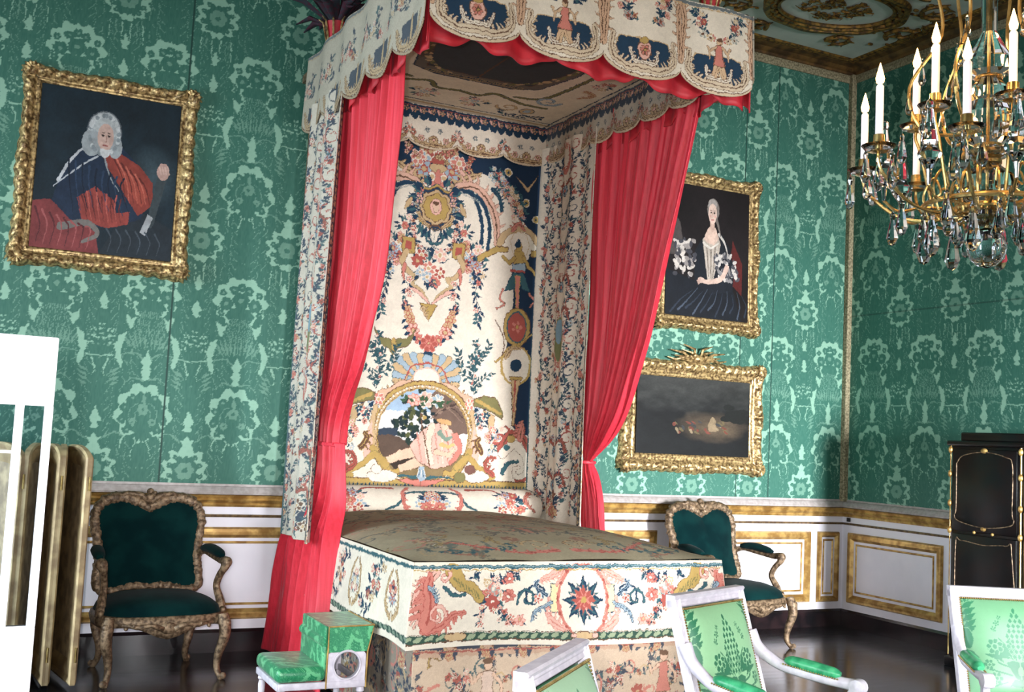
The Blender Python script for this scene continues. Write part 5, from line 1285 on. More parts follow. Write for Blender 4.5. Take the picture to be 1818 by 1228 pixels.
# ------------------------------------------------------------------ dark velvet carved armchairs
def back_outline(n=120):
    """cartouche outline of the back: dipped crest, waisted foot; (x, z) pairs anticlockwise"""
    half = [(0, .50), (.08, .515), (.16, .50), (.24, .485), (.295, .51), (.29, .60), (.285, .68), (.30, .80), (.315, .90), (.30, .97), (.25, 1.015), (.16, 1.03), (.08, 1.005), (.0, .965)]
    pts = smooth_path(half, 9); return pts+[(-x, z) for x, z in pts[-2:0:-1]]
def velvet_armchair(label, loc, rz, s, zs):
    t = thing('velvet_armchair', label, 'armchair', loc, rz, 'dark velvet armchairs along the wall'); t.scale = (s, s, zs)
    O = back_outline(); yb = lambda z: .20+(z-.5)*.26
    cx, cz = 0, .76
    rs = np.random.RandomState(2)
    # carved frame: tube with lumps following the outline, slightly outside it
    m = MB(); n = len(O); ring = 10; V = []
    for i in range(n+1):
        x, z = O[i % n]; x2, z2 = O[(i+1) % n]; x0, z0 = O[(i-1) % n]
        tx, tz = x2-x0, z2-z0; L = math.hypot(tx, tz); nx, nz = tz/L, -tx/L
        rr = .025+.006*abs(math.sin(i*.55))+.006*rs.rand()
        if z > 1.0 or (abs(x) < .14 and z > .94): rr += .006
        V.append([(x+nx*(.016+rr*math.cos(a)), yb(z)+rr*.9*math.sin(a)+.004*rs.randn(), z+nz*(.016+rr*math.cos(a))) for a in [2*PI*k/ring for k in range(ring)]])
    m.grid(np.array(V), closed=True)
    for sg in (-1, 1):                                       # crest flowers and scrolls
        m.tube([(0, yb(1.0)-.03, 1.02), (sg*.06, yb(1.05)-.03, 1.065), (sg*.14, yb(1.05)-.03, 1.075), (sg*.22, yb(1.05)-.02, 1.05)], [.022, .02, .016, .008], 8)
        m.tube([(sg*.05, yb(.55)-.03, .47), (sg*.12, yb(.5)-.03, .455), (sg*.22, yb(.5)-.02, .45)], [.02, .018, .008], 8)
    m.ball((0, yb(1.05)-.035, 1.045), .035, 10, (1.1, .7, 1)); m.ball((0, yb(1.1)-.03, 1.085), .024, 8); m.ball((.03, yb(1.1)-.03, 1.075), .016, 8); m.ball((0, yb(.5)-.03, .465), .03, 10, (1.4, .7, 1))
    obj('back_frame', m, 'gold_dull', t, angle=None)
    # upholstered back panel, domed
    m = MB(); R = 9; G = []
    for k in range(R+1):
        q = 1-k/R*.999
        G.append([(x*q, yb(cz+(z-cz)*q)-.012-.045*(1-q**2.4), cz+(z-cz)*q) for x, z in O])
    m.grid(np.array(G), closed=True); obj('backrest', m, 'velvet', t)
    m = MB(); G2 = [[(x*q, yb(cz+(z-cz)*q)+.02, cz+(z-cz)*q) for x, z in O] for q in (1, .5, .01)]; m.grid(np.array(G2), closed=True); obj('back_cloth', m, 'velvet', t)
    # seat cushion
    def plan(a, e=.6):
        c, s_ = math.cos(a), math.sin(a)
        x = .365*math.copysign(abs(c)**e, c); y = -.03+.285*math.copysign(abs(s_)**e, s_)
        return x*(1-.10*(y+.3)), y
    m = MB(); G = []
    for r_, z in ((.0001, .505), (.35, .50), (.65, .485), (.85, .46), (.96, .43), (1, .395), (.99, .365), (.96, .36)):
        G.append([(plan(a)[0]*r_, -.03+(plan(a)[1]+.03)*r_, z) for a in np.linspace(0, 2*PI, 61)[:-1]])
    m.grid(np.array(G), closed=True); obj('seat', m, 'velvet', t)
    # seat rail, bowed and carved
    m = MB(); G = []; A_ = np.linspace(0, 2*PI, 121)
    for a in A_:
        x, y = plan(a); front = y < -.25
        dp = .05+(.05*math.exp(-(x/.12)**2)+.012*math.cos(x*14) if front else .0)
        cz_ = .375; rr = .012
        G.append([(x*1.0, y, .392), (x*1.04, y*1.04-.0, .385), (x*1.055+.003*rs.randn(), y*1.05+.003*rs.randn(), .36), (x*1.05, y*1.05+.004*rs.randn(), .375-dp*.8), (x*1.03, y*1.03, .37-dp), (x*.96, y*.96, .37-dp), (x*.95, y*.95, .38)])
    m.grid(np.array(G), closed=True)
    m.ball((0, -.335, .325), .035, 10, (1.5, .5, 1)); 
    for sg in (-1, 1):
        m.tube([(sg*.03, -.34, .32), (sg*.10, -.335, .345), (sg*.18, -.325, .335), (sg*.26, -.315, .35)], [.018, .014, .014, .007], 7)
        for q in range(5): m.ball((sg*(.06+.045*q), -.335+.003*q, .33+.012*(q % 2)), .013, 6)
    obj('seat_rail', m, 'gold_dull', t, angle=None)
    # cabriole legs
    for sx, sy in ((-1, -1), (1, -1), (-1, 1), (1, 1)):
        m = MB(); bx, by = sx*(.33 if sy < 0 else .28), (-.29 if sy < 0 else .20)
        P = [(bx, by, .39), (bx+sx*.012, by+sy*.018, .32), (bx+sx*.012, by+sy*.02, .25), (bx-sx*.01, by-sy*.0, .15), (bx-sx*.015, by-sy*.005+(.03 if sy > 0 else 0), .07), (bx+sx*.0, by+sy*.02+(.03 if sy > 0 else 0), .02), (bx+sx*.015, by+sy*.035+(.03 if sy > 0 else 0), .012)]
        P = smooth_path3(P, 5); n = len(P)
        m.tube(P, np.interp(np.linspace(0, 1, n), [0, .12, .3, .6, .82, .93, 1], [.030, .038, .034, .021, .017, .024, .014]), 9)
        m.ball((bx+sx*.02, by+sy*.028, .34), .026, 8); m.ball((P[-1][0], P[-1][1], .022), .021, 8, (1, 1, 1))
        obj('leg', m, 'gold_dull', t)
    for sx in (-1, 1):
        m = MB(); P = smooth_path3([(sx*.315, .235, .70), (sx*.335, .17, .715), (sx*.35, .05, .70), (sx*.365, -.08, .685), (sx*.37, -.155, .69), (sx*.36, -.17, .655), (sx*.345, -.13, .60), (sx*.335, -.11, .53), (sx*.35, -.15, .45), (sx*.355, -.17, .38)], 5)
        m.tube(P, np.interp(np.linspace(0, 1, len(P)), [0, .1, .3, .45, .5, .6, .8, 1], [.024, .018, .020, .03, .032, .022, .022, .032]), 8)
        m.ball((sx*.37, -.168, .685), .036, 10); m.ball((sx*.36, -.19, .40), .022, 8)
        o = obj('arm', m, 'gold_dull', t)
        m = MB(); P = smooth_path3([(sx*.325, .19, .735), (sx*.345, .10, .742), (sx*.358, .0, .732), (sx*.365, -.085, .715)], 5)
        m.tube(P, np.interp(np.linspace(0, 1, len(P)), [0, .15, .5, .85, 1], [.022, .036, .042, .036, .02]), 10, flat=.75); obj('arm_pad', m, 'velvet', o)
    return t
def smooth_path3(pts, k=6):
    P = [np.array(p, float) for p in pts]; P = [2*P[0]-P[1]]+P+[2*P[-1]-P[-2]]; out = []
    for i in range(1, len(P)-2):
        for j in range(k):
            t = j/k; a, b, c, d = P[i-1:i+3]
            out.append(tuple(.5*((2*b)+(c-a)*t+(2*a-5*b+4*c-d)*t*t+(3*b-a-3*c+d)*t**3)))
    out.append(tuple(P[-2])); return out
velvet_armchair('carved gilt armchair with dark green velvet, left of the bed beside the folding screen', (-6.02, -.53, 0), .10, 1.0, .985)
velvet_armchair('carved gilt armchair with dark green velvet, partly hidden behind the bed, right side', (-1.68, -.54, 0), .154, 1.07, 1.0)
# ------------------------------------------------------------------ white armchairs in green damask
GD = lin((38, 116, 80)); GL = lin((142, 196, 144))
def damask_panel(w, h, res, seed, dark=GD, light=GL, soft=False):
    """one large pine-cone and flower repeat in green satin"""
    rs = np.random.RandomState(seed); K = Cv(-w/2, w/2, 0, h, res, light); K.cx = 0
    K.mir = True; cy = h*.5
    for y in (.055, -.395, .47):
        for sg in range(5): K.leaf(.012+.012*sg, y+.105+.004*sg, PI/2-.25-.30*sg, .12-.008*sg, .014, dark)
        prof_ = lambda t: .058*math.sin(PI*min(1., .16+t*.84))**.8*(1.-.30*t)
        for i in range(10):
            t = i/9; ww = prof_(t); yy = y+.125+.19*t; n_ = max(1, int(round(ww*2/.021)))
            for j in range(n_):
                xx = (j-(n_-1)/2)*.021
                if xx >= -.001: K.poly([(xx-.0105, yy), (xx, yy-.011), (xx+.0105, yy), (xx, yy+.015)], dark, light, .0025)
        K.poly([(0, y+.03), (.02, y+.03), (.045, y+.075), (.06, y+.10), (.03, y+.112), (0, y+.105)], dark, light, .003)
        K.poly([(0, y+.0), (.05, y+.005), (.03, y+.03), (0, y+.032)], dark); K.ell(0, y+.066, .012, .02, light)
        K.flower(.100, y+.165, .036, dark, light, dark, 7); K.flower(.083, y+.262, .015, dark, light, dark, 5); K.flower(.098, y+.238, .013, dark, light, dark, 5); K.flower(.070, y+.285, .011, dark, light, dark, 5)
        K.flower(.132, y+.09, .024, dark, light, dark, 6); K.flower(.105, y+.035, .028, dark, light, dark, 6)
        K.line(smooth_path([(.05, y+.085), (.09, y+.10), (.10, y+.13)]), .007, dark); K.line(smooth_path([(.04, y+.05), (.08, y+.06), (.13, y+.07)]), .007, dark); K.line(smooth_path([(.06, y+.02), (.09, y+.01), (.12, y+.0)]), .006, dark)
        K.leaf(.07, y+.10, .9, .06, .010, dark); K.leaf(.115, y+.03, -.6, .06, .010, dark)
        c_ = w/2
        for q in range(6): K.leaf(c_+.005, y+.20+.028*q, PI-.75+.05*q, .075, .012, dark)
        K.flower(c_-.012, y+.375, .034, dark, light, dark, 7); K.ell(c_-.01, y+.19, .025, .045, dark, edge=light)
        for q in range(4): K.leaf(c_+.005, y+.06+.028*q, PI+.5, .065, .010, dark)
    K.mir = False
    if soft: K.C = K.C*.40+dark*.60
    return K
def white_armchair(label, loc, rz, s, seed, soft=False, light=GL, dark=GD):
    t = thing('white_armchair', label, 'armchair', loc, rz, 'white armchairs in green damask'); t.scale = (s, s, s)
    zt = .95; yb = lambda z: .06-(zt-z)*.30       # leaning back
    m = MB()
    def bar(p, q, w, d):
        p, q = Vector(p), Vector(q); n = 9; V = []
        ax = (q-p).normalized(); sd = Vector((0, 1, 0)) if abs(ax.y) < .9 else Vector((1, 0, 0)); a = ax.cross(sd).normalized(); b = a.cross(ax).normalized()
        prof = [(-.5, .5), (-.5, -.35), (-.36, -.5), (-.12, -.36), (.0, -.42), (.12, -.36), (.36, -.5), (.5, -.35), (.5, .5)]
        V = [[tuple(c+a*u*w+b*v*d) for u, v in prof] for c in (p, q)]
        m.grid(np.array(V), closed=True); m.f += [tuple(range(len(m.v)-18, len(m.v)-9)), tuple(range(len(m.v)-1, len(m.v)-10, -1))]
    hw = .232
    bar((-hw, yb(.36), .36), (-hw, yb(zt), zt), .042, .036); bar((hw, yb(.36), .36), (hw, yb(zt), zt), .042, .036)
    bar((-hw-.021, yb(zt)+.0, zt-.005), (hw+.021, yb(zt)+.0, zt-.005), .046, .040); bar((-hw, yb(.50), .50), (hw, yb(.50), .50), .042, .034)
    obj('back_frame', m, 'chairwhite', t, angle=.5)
    w, h = .43, .415
    K = damask_panel(w, h, 420, seed, soft=soft, light=light, dark=dark); X, Z = np.meshgrid(K.xs, K.ys)
    e = (1-(np.abs(X)/(w/2))**5)*(1-(np.abs(Z/h-.5)*2)**6)
    zz = .518+Z*((zt-.028-.518)/h)
    P = np.stack([X, yb(zz)-.016-.040*e, zz], -1); painted('back_cushion', P, K.weave(.02, warp=.0012, dirt=.04), 'satin', t, world=False)
    K2 = Cv(-w/2, w/2, 0, h, 30, dark); X, Z = np.meshgrid(K2.xs, K2.ys); zz = .515+Z; P = np.stack([X, yb(zz)+.012+0*X, zz], -1); painted('back_cloth', P, K2.C, 'satin', t, world=False)
    m = MB()
    for q in range(46):
        x = -w/2+w*q/45
        for z in (zt-.03,): m.ball((x, yb(z)-.022, z), .0048, 5)
    for q in range(44):
        z = .52+(zt-.03-.52)*q/43
        for sg in (-1, 1): m.ball((sg*(w/2-.0), yb(z)-.020, z), .0042, 5)
    obj('nail_trim', m, 'brass', t)
    # seat
    K = damask_panel(.52, .52, 220, seed+3, soft=soft, light=light, dark=dark); X, Y = np.meshgrid(K.xs, K.ys); e = (1-(np.abs(X)/.26)**6)*(1-(np.abs(Y/.52-.5)*2)**6)
    xw = X*(1.0+.10*(1-Y/.52)); P = np.stack([xw, -.58+Y*.98, .40+.055*e**.6], -1); painted('seat', P, K.weave(.02, warp=.0012, dirt=.04), 'satin', t, world=False)
    m = MB().box(-.285, .285, -.61, -.57, .32, .405, .01).box(-.27, .27, -.10, -.06, .32, .40, .01)
    for sg in (-1, 1): m.box(sg*.285, sg*.245, -.60, -.07, .32, .402, .01)
    obj('seat_rail', m, 'chairwhite', t)
    for sx, y in ((-1, -.585), (1, -.585), (-1, -.09), (1, -.09)):
        m = MB(); x = sx*.262
        if y < -.3: m.lathe([(.024, .33), (.026, .31), (.018, .30), (.026, .285), (.024, .26), (.013, .03), (.018, .02), (.012, 0)], (x, y, 0), 14)
        else: m.tube([(sx*.24, y, .40), (sx*.245, y+.01, .25), (sx*.25, y+.07, 0)], [.024, .020, .013], 8)
        obj('leg', m, 'chairwhite', t)
    for sx in (-1, 1):
        m = MB(); P = smooth_path3([(sx*.238, yb(.80)-.01, .80), (sx*.242, yb(.75)-.03, .745), (sx*.255, -.10, .700), (sx*.268, -.16, .682), (sx*.28, -.28, .668), (sx*.29, -.37, .662), (sx*.29, -.405, .66)], 6)
        m.tube(P, np.interp(np.linspace(0, 1, len(P)), [0, .15, .4, .8, .95, 1], [.026, .022, .019, .019, .022, .012]), 10, flat=1.1)
        m.lathe([(.001, -.028), (.028, -.022), (.030, 0), (.028, .022), (.001, .028)], (sx*.29, -.412, .657), 14, axis='X')
        m.tube(smooth_path3([(sx*.29, -.40, .65), (sx*.283, -.385, .60), (sx*.272, -.43, .52), (sx*.268, -.51, .45), (sx*.268, -.56, .40)], 5), [.019]*21, 8)
        o = obj('arm', m, 'chairwhite', t)
        m = MB(); P = smooth_path3([(sx*.264, -.135, .712), (sx*.271, -.20, .706), (sx*.279, -.28, .697), (sx*.287, -.345, .690)], 5)
        m.tube(P, np.interp(np.linspace(0, 1, len(P)), [0, .1, .5, .9, 1], [.012, .026, .030, .026, .012]), 12, flat=.8); obj('arm_pad', m, GREENPAD, o)
        for s2 in (-1, 1):
            m = MB()
            for q in range(22):
                u = q/21; m.ball((sx*(.264+.024*u)+s2*.024, -.137-.205*u, .700-.024*u), .0038, 5)
            obj('nail_row', m, 'brass', o)
    return t
GREENPAD = simple('green_silk_pad', rgb(38, 132, 88), .32, 0, rgb(70, 170, 118), 30, .1)
white_armchair('white armchair in pale green damask with both arms showing, before the bed foot', (-4.523, -4.141, 0), .401, 1.018, 5)
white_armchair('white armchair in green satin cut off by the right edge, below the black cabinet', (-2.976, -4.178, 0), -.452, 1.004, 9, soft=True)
white_armchair('white armchair of which only the tilted back top shows, at the bottom below the coverlet', (-5.673, -5.05, 0), .755, 1.01, 12, light=lin((166, 206, 168)), dark=lin((84, 142, 106)))
# ------------------------------------------------------------------ low green seat with pierced box
t = thing('dog_kennel_seat', 'low green satin seat with pierced white box, on the floor left of bed', 'upholstered box', (-5.40, -1.98, 0))
y0 = -2.20; y1 = -1.78
q_ = lambda a, b: at(a, b, Y=y0)
x0, x1, xs_ = float(q_(585, 1112)[0]), float(q_(652, 1150)[0]), float(q_(494, 1215)[0])
zt = float(q_(620, 1110)[2]); zm = float(q_(620, 1157)[2]); zr0 = float(q_(590, 1222)[2]); zr1 = zr0+.035; zc0 = float(q_(617, 1180)[2]); zs0 = float(q_(540, 1186)[2])
DX = .03
def pierced_panel(y, nm):
    m = MB(); n = 40; cx, cz, r = (x0+x1)/2, zc0, min((x1-x0)/2-.012, (zm-zr1)/2-.004)
    O = []; I = []
    for k in range(n):
        a = 2*PI*k/n; c, s_ = math.cos(a), math.sin(a)
        L_ = min((x1-.004-cx)/c if c > 1e-6 else 9, (x0-cx)/c if c < -1e-6 else 9, (zm-cz)/s_ if s_ > 1e-6 else 9, (zr0-cz)/s_ if s_ < -1e-6 else 9)
        O.append((cx+L_*c, cz+L_*s_)); I.append((cx+r*c, cz+r*s_*.98))
    G = [[(a, y, b) for a, b in O], [(a, y, b) for a, b in I], [(a, y+.022, b) for a, b in I], [(a, y+.022, b) for a, b in O], [(a, y, b) for a, b in O]]
    m.grid(np.array(G), closed=True); m.tube([(cx+(r+.004)*math.cos(q), y-.002, cz+(r+.004)*math.sin(q)) for q in np.linspace(0, 2*PI, 50)], .006, 6, cap=False)
    return m
for yy in (y0, y1-.022): obj('pierced_end', pierced_panel(yy, 'p'), 'chairwhite', t, world=True, angle=.5)
m = MB().box(xs_, x1, y0-.005, y0+.02, zr0, zr1, .006).box(xs_, x1, y1-.02, y1+.005, zr0, zr1, .006).box(xs_-.01, xs_+.02, y0, y1, zr0, zr1, .006).box(x1-.02, x1, y0, y1, zr0, zr1, .006)
obj('base_rail', m, 'chairwhite', t, world=True)
for x, y in ((xs_+.02, y0+.02), (xs_+.02, y1-.02), (x1-.02, y0+.02), (x1-.02, y1-.02)):
    obj('leg', MB().lathe([(.018, zr0+.005), (.022, zr0-.02), (.014, zr0-.03), (.019, zr0-.05), (.009, .01), (.012, 0)], (x, y, 0), 12), 'chairwhite', t, world=True)
SAT = damask('green_satin_cover', 3, .22, .26, rgb(30, 120, 80), rgb(96, 176, 126), -5.5, .2)
SAT.node_tree.nodes['Principled BSDF'].inputs['Roughness'].default_value = .3
for l_ in list(SAT.node_tree.links):
    if l_.to_socket.name == 'Roughness': SAT.node_tree.links.remove(l_)
m = MB().box(xs_-.015, x0+.0, y0-.008, y1+.008, zr1, zs0+.004, .03); obj('seat_cushion', m, SAT, t, world=True)
m = MB().prism([(x0, zm+.001), (x0-.004, zt-.004), (x1+.030, zt), (x1+.002, zm+.001)], y0, y1, 'Y'); obj('upper_box', m, SAT, t, world=True)
m = MB().box(x0-.024, x0-.0005, y0+.004, y1-.004, zs0-.02, zm+.035, .011); m.tube([(x0-.012, y0+.012, zm+.05), (x0-.012, y1-.012, zm+.05)], .026, 12).box(x0-.020, x0-.004, y0+.004, y1-.004, zm+.04, zt-.002, .008)
obj('front_padding', m, SAT, t, world=True)
m = MB(); bs = [(x0, zm), (x0-.002, zt-.004), (x1+.030, zt), (x1+.002, zm)]
m.tube([(a, y0-.004, b) for a, b in bs], .0045, 6); m.tube([(x1+.030, y0-.004, zt), (x1+.03, y1, zt)], .004, 6)
m.tube([(x0-.002, y0-.004, zr0), (x0-.002, y0-.004, zm)], .0045, 6); m.tube([(x1+.002, y0-.004, zm), (x1, y0-.004, zr0)], .0045, 6)
obj('gilt_piping', m, 'gold_flat', t, world=True)
# ------------------------------------------------------------------ folding screen, leaves nearly closed
t = thing('folding_screen', 'gilt-framed folding screen with arched leaves standing folded left of the left armchair', 'screen', (-6.7, -.6, 0))
PGD = simple('pale_worn_gilding', rgb(208, 186, 142), .5, .15, rgb(158, 136, 104), 9, .2)
FAB = simple('faded_screen_cloth', rgb(196, 176, 142), .8, 0, rgb(150, 134, 112), 12)
PV = [(-7.06, -.34), (-6.83, -.86), (-6.70, -.28), (-6.635, -.90), (-6.60, -.28), (-6.49, -.93)]
for k in range(len(PV)-1):
    a, b = Vector((*PV[k], 0)), Vector((*PV[k+1], 0)); d = (b-a); L_ = d.length; d.normalize(); nrm = Vector((d.y, -d.x, 0))
    def W3(u, v, z): return tuple(a+d*u+nrm*v+Vector((0, 0, z)))
    hs = 1.30
    arch = [(L_/2+(L_/2-.02)*math.cos(q), hs-.02+.065*math.sin(q)*(1+.25*math.sin(q))) for q in np.linspace(0, PI, 24)]
    outer = [(L_-.02, .03)]+arch+[(.02, .03)]
    def inset(o): return [(min(max(x, .02+o), L_-.02-o), (z-o*.9 if z > .5 else z+o)) for x, z in outer]
    m = MB(); V = []
    for o, h in ((0, -.012), (0, .014), (.014, .022), (.04, .010), (.07, .018), (.10, .014), (.125, .004), (.125, -.004), (.10, -.014), (.07, -.018), (.04, -.010), (.014, -.022), (0, -.012)):
        V.append([W3(x, h, z) for x, z in inset(o)])
    m.grid(np.array(V), closed=True); lf = obj('screen_leaf', m, PGD, t, world=True, angle=.6)
    m = MB(); I = inset(.12); n = len(I)
    m.add([W3(x, -.004, z) for x, z in I]+[W3(x, .004, z) for x, z in I], [tuple(range(n)), tuple(range(2*n-1, n-1, -1))]); f = obj('leaf_cloth', m, FAB, lf, smooth=False); f.data.transform(inv(t))
    for z in (.2, 1.15):
        f = obj('hinge', MB().lathe([(.007, z-.04), (.007, z+.04)], W3(L_, 0, 0), 8), 'brass', lf); f.data.transform(inv(t))
# ------------------------------------------------------------------ white slatted glass barrier at the left edge
t = thing('glazed_barrier', 'bright white upright panel with slim bars and glass at the left edge', 'barrier', (-7.25, -4.9, 0))
yb_ = -4.9; p = at(105, 600, Y=yb_); xr = float(p[0]); zt_ = float(p[2])
GB = emis('barrier_white_enamel', rgb(250, 250, 252), 0.); GB.node_tree.nodes['Principled BSDF'].inputs['Emission Strength'].default_value = 0
Z1 = float(at(100, 722, Y=yb_)[2]); Z2 = float(at(50, 1110, Y=yb_)[2])
obj('top_board', MB().box(xr-.62, xr, yb_-.012, yb_+.012, Z1, zt_, .004), GB, t, world=True)
obj('lower_board', MB().box(xr-.62, xr, yb_-.012, yb_+.012, .06, Z2, .004), GB, t, world=True)
for k in range(10):
    x = xr-.0-(.0585*k); obj('slat', MB().box(x-.018, x, yb_-.014, yb_+.014, Z2-.002, Z1+.002, .003), GB, t, world=True)
obj('cross_bar', MB().box(xr-.62, xr-.06, yb_-.006, yb_+.006, float(at(20, 804, Y=yb_)[2]), float(at(20, 799, Y=yb_)[2])), GB, t, world=True)
GP = simple('clear_pane', rgb(235, 242, 250), .03, 0, rgb(230, 238, 246), 3, trans=1., ior=1.1); obj('glass_pane', MB().box(xr-.61, xr-.018, yb_-.003, yb_+.003, Z2-.01, Z1+.01), GP, t, world=True)
for x in (xr-.55, xr-.08): obj('foot', MB().box(x-.03, x+.03, yb_-.16, yb_+.16, 0, .06, .01), GB, t, world=True)
# ------------------------------------------------------------------ black lacquer cabinet
t = thing('lacquer_cabinet', 'tall black lacquer corner cabinet with thin gilt mounts against the right wall', 'cabinet', (-.24, -1.93, 0))
xf = -.45; ya, yb2 = -1.595, -2.215
m = MB().box(xf+.012, -.03, yb2-.30, ya, .06, 1.64, .006).box(xf-.03, -.03, yb2-.33, ya+.015, 0, .07, .01)
obj('body', m, 'lacquer', t, world=True)
m = MB().box(xf+.03, -.03, yb2-.28, ya-.06, 1.665, 1.735, .012).box(xf-.02, -.03, yb2-.33, ya+.03, 1.63, 1.67, .015); obj('cornice', m, 'lacquer', t, world=True)
for z0, z1 in ((.10, .98), (1.0, 1.61)):
    d = obj('door', MB().box(xf-.006, xf+.014, yb2+.03, ya-.03, z0, z1, .006), 'lacquer', t, world=True)
    w_ = (ya-yb2)/2-.065; c_ = (ya+yb2)/2; h0, h1 = z0+.05, z1-.05
    if z0 > .5: P = [(c_+w_, h1-.06), (c_+w_, h0+.12), (c_+w_+.015, h0+.06), (c_+w_-.03, h0+.02), (c_, h0-.01), (c_-w_+.03, h0+.02), (c_-w_-.015, h0+.06), (c_-w_, h0+.12), (c_-w_, h1-.06), (c_-w_+.06, h1), (c_, h1+.03), (c_+w_-.06, h1), (c_+w_, h1-.06)]
    else: P = [(c_+w_, h0), (c_+w_, h1-.05), (c_+w_-.05, h1), (c_, h1-.015), (c_-w_+.05, h1), (c_-w_, h1-.05), (c_-w_, h0), (c_+w_, h0)]
    pts = [(xf-.012, a, b) for a, b in smooth_path(P, 6)]
    g = obj('gilt_moulding', MB().tube(pts, .0042, 6), 'gold_dull', d); g.data.transform(inv(t))
m = MB()
for y in (ya-.004, yb2):
    m.tube([(xf-.004, y, .08), (xf-.004, y, 1.64)], .007 if y == yb2 else .004, 6)
    for z in (1.60, 1.42, 1.2, 1.0): m.ball((xf-.008, y, z), .017, 8, (1, 1, 1.6))
m.ball((xf-.01, c_, 1.60), .02, 8, (.6, 1.6, 1)); m.ball((xf-.01, c_, 1.03), .016, 8, (.6, 1.6, 1)); m.ball((xf-.01, c_+.08, 1.0), .012, 8); m.ball((xf-.01, c_-.08, 1.0), .012, 8)
obj('gilt_mounts', m, 'gold_flat', t, world=True)
# ------------------------------------------------------------------ crystal chandelier
CX, CYY = -4.15, -5.01
ch = thing('crystal_chandelier', 'large crystal and gilt chandelier with lit candles hanging at the upper right', 'chandelier', (CX, CYY, ZTOP))
def cw(mb): return mb
zb = 2.165
m = MB().lathe([(.002, zb-.002), (.03, zb+.006), (.055, zb+.03), (.064, zb+.066), (.055, zb+.10), (.03, zb+.125), (.012, zb+.132), (.012, zb+.14)], (CX, CYY, 0), 28); obj('glass_ball', m, 'glass', ch, world=True)
prof = [(.012, zb+.14), (.04, zb+.15), (.06, zb+.165), (.055, zb+.18), (.02, zb+.195), (.018, zb+.21), (.05, zb+.225), (.072, zb+.26), (.062, zb+.31), (.028, zb+.345), (.02, zb+.36), (.045, zb+.37), (.052, zb+.39), (.03, zb+.41), (.055, zb+.43), (.064, zb+.47), (.06, zb+.52), (.045, zb+.56), (.05, zb+.60), (.03, zb+.64), (.055, zb+.66), (.06, zb+.70), (.035, zb+.76), (.02, zb+.80), (.02, zb+1.1)]
m = MB().lathe(prof, (CX, CYY, 0), 14).xf(lambda x, y, z: (CX+(x-CX)*1.3, CYY+(y-CYY)*1.3, z)); obj('glass_stem', m, 'glass', ch, world=True, angle=.2)
m = MB().lathe([(.006, zb+.13), (.006, ZTOP-.10), (.05, ZTOP-.08), (.07, ZTOP-.02), (.07, ZTOP-.004)], (CX, CYY, 0), 10)
for z in (zb+.205, zb+.355, zb+.41, zb+.645): m.lathe([(.012, z-.01), (.045, z-.006), (.045, z+.004), (.012, z+.01)], (CX, CYY, 0), 18)
obj('gilt_rod', m, 'brass', ch, world=True)
m = MB(); rr = .20; zr = zb+.205
m.tube([(CX+rr*math.cos(a), CYY+rr*math.sin(a), zr) for a in np.linspace(0, 2*PI, 50)], .009, 8, cap=False)
m.tube([(CX+.10*math.cos(a), CYY+.10*math.sin(a), zr-.01) for a in np.linspace(0, 2*PI, 40)], .010, 8, cap=False)
for k in range(8):
    a = PI/4*k; m.tube([(CX+.04*math.cos(a), CYY+.04*math.sin(a), zr-.01), (CX+rr*math.cos(a), CYY+rr*math.sin(a), zr)], .006, 6)
obj('gilt_ring', m, 'brass', ch, world=True)
def pend(L_, w): return [(.002, 0), (w*.5, -L_*.10), (w*.35, -L_*.25), (w*.75, -L_*.55), (w, -L_*.78), (w*.6, -L_*.95), (.001, -L_)]
def pendant(x, y, z, L_=.10, w=.016, n=6):
    m = MB().tube([(x, y, z+.012), (x, y, z-.002)], .0018, 5); m.lathe([(r_, z+q) for r_, q in pend(L_, w)], (x, y, 0), n)
    return obj('crystal_pendant', m, 'glass', ch, world=True, smooth=False)
tiers = [(8, .405, zb+.375, .10), (6, .235, zb+.52, .55)]
flames = []
rs = np.random.RandomState(77)
for (n, R, zc_, ph) in tiers:
    for k in range(n):
        a = 2*PI*k/n+ph+math.radians(26); dx, dy = math.cos(a), math.sin(a)
        def Q(r_, z): return (CX+r_*dx, CYY+r_*dy, z)
        m = MB()
        P = smooth_path3([Q(.03, zr+.02), Q(R*.35, zr-.035), Q(R*.68, zr-.02), Q(R*.93, zc_-.11), Q(R, zc_-.06), Q(R, zc_-.03)], 6)
        m.tube(P, .0055, 7)
        m.tube(smooth_path3([Q(R*.45, zr-.03), Q(R*.50, zr+.05), Q(R*.42, zr+.11), Q(R*.36, zr+.06), Q(R*.42, zr+.04)], 5), .0045, 6)
        m.lathe([(.004, zc_-.035), (.030, zc_-.028), (.012, zc_-.02), (.013, zc_-.005), (.019, zc_+.0), (.018, zc_+.028), (.0145, zc_+.028)], Q(R, 0), 12)
        obj('candle_arm', m, 'brass', ch, world=True)
        if n == 8 or True:
            m = MB(); m.lathe([(.012, zc_-.030), (.045, zc_-.022), (.056, zc_-.008), (.053, zc_-.008), (.04, zc_-.018), (.012, zc_-.024)], Q(R, 0), 16); obj('drip_pan', m, 'glass', ch, world=True)
        hc = .195
        m = MB().lathe([(.0125, zc_), (.0125, zc_+hc-.006), (.009, zc_+hc), (.002, zc_+hc)], Q(R, 0), 14); c = obj('candle', m, 'wax', ch, world=True)
        m = MB().lathe([(.001, zc_+hc+.001), (.012, zc_+hc+.008), (.0145, zc_+hc+.022), (.009, zc_+hc+.044), (.001, zc_+hc+.074)], Q(R, 0), 10); f = obj('flame', m, 'flame', c); f.data.transform(inv(ch))
        flames.append(Q(R, zc_+hc+.03))
        for j in range(3 if n == 8 else 2):
            b = a+(j-1)*2.1; pendant(CX+R*dx+.047*math.cos(b), CYY+R*dy+.047*math.sin(b), zc_-.03, rs.uniform(.08, .15), .018)
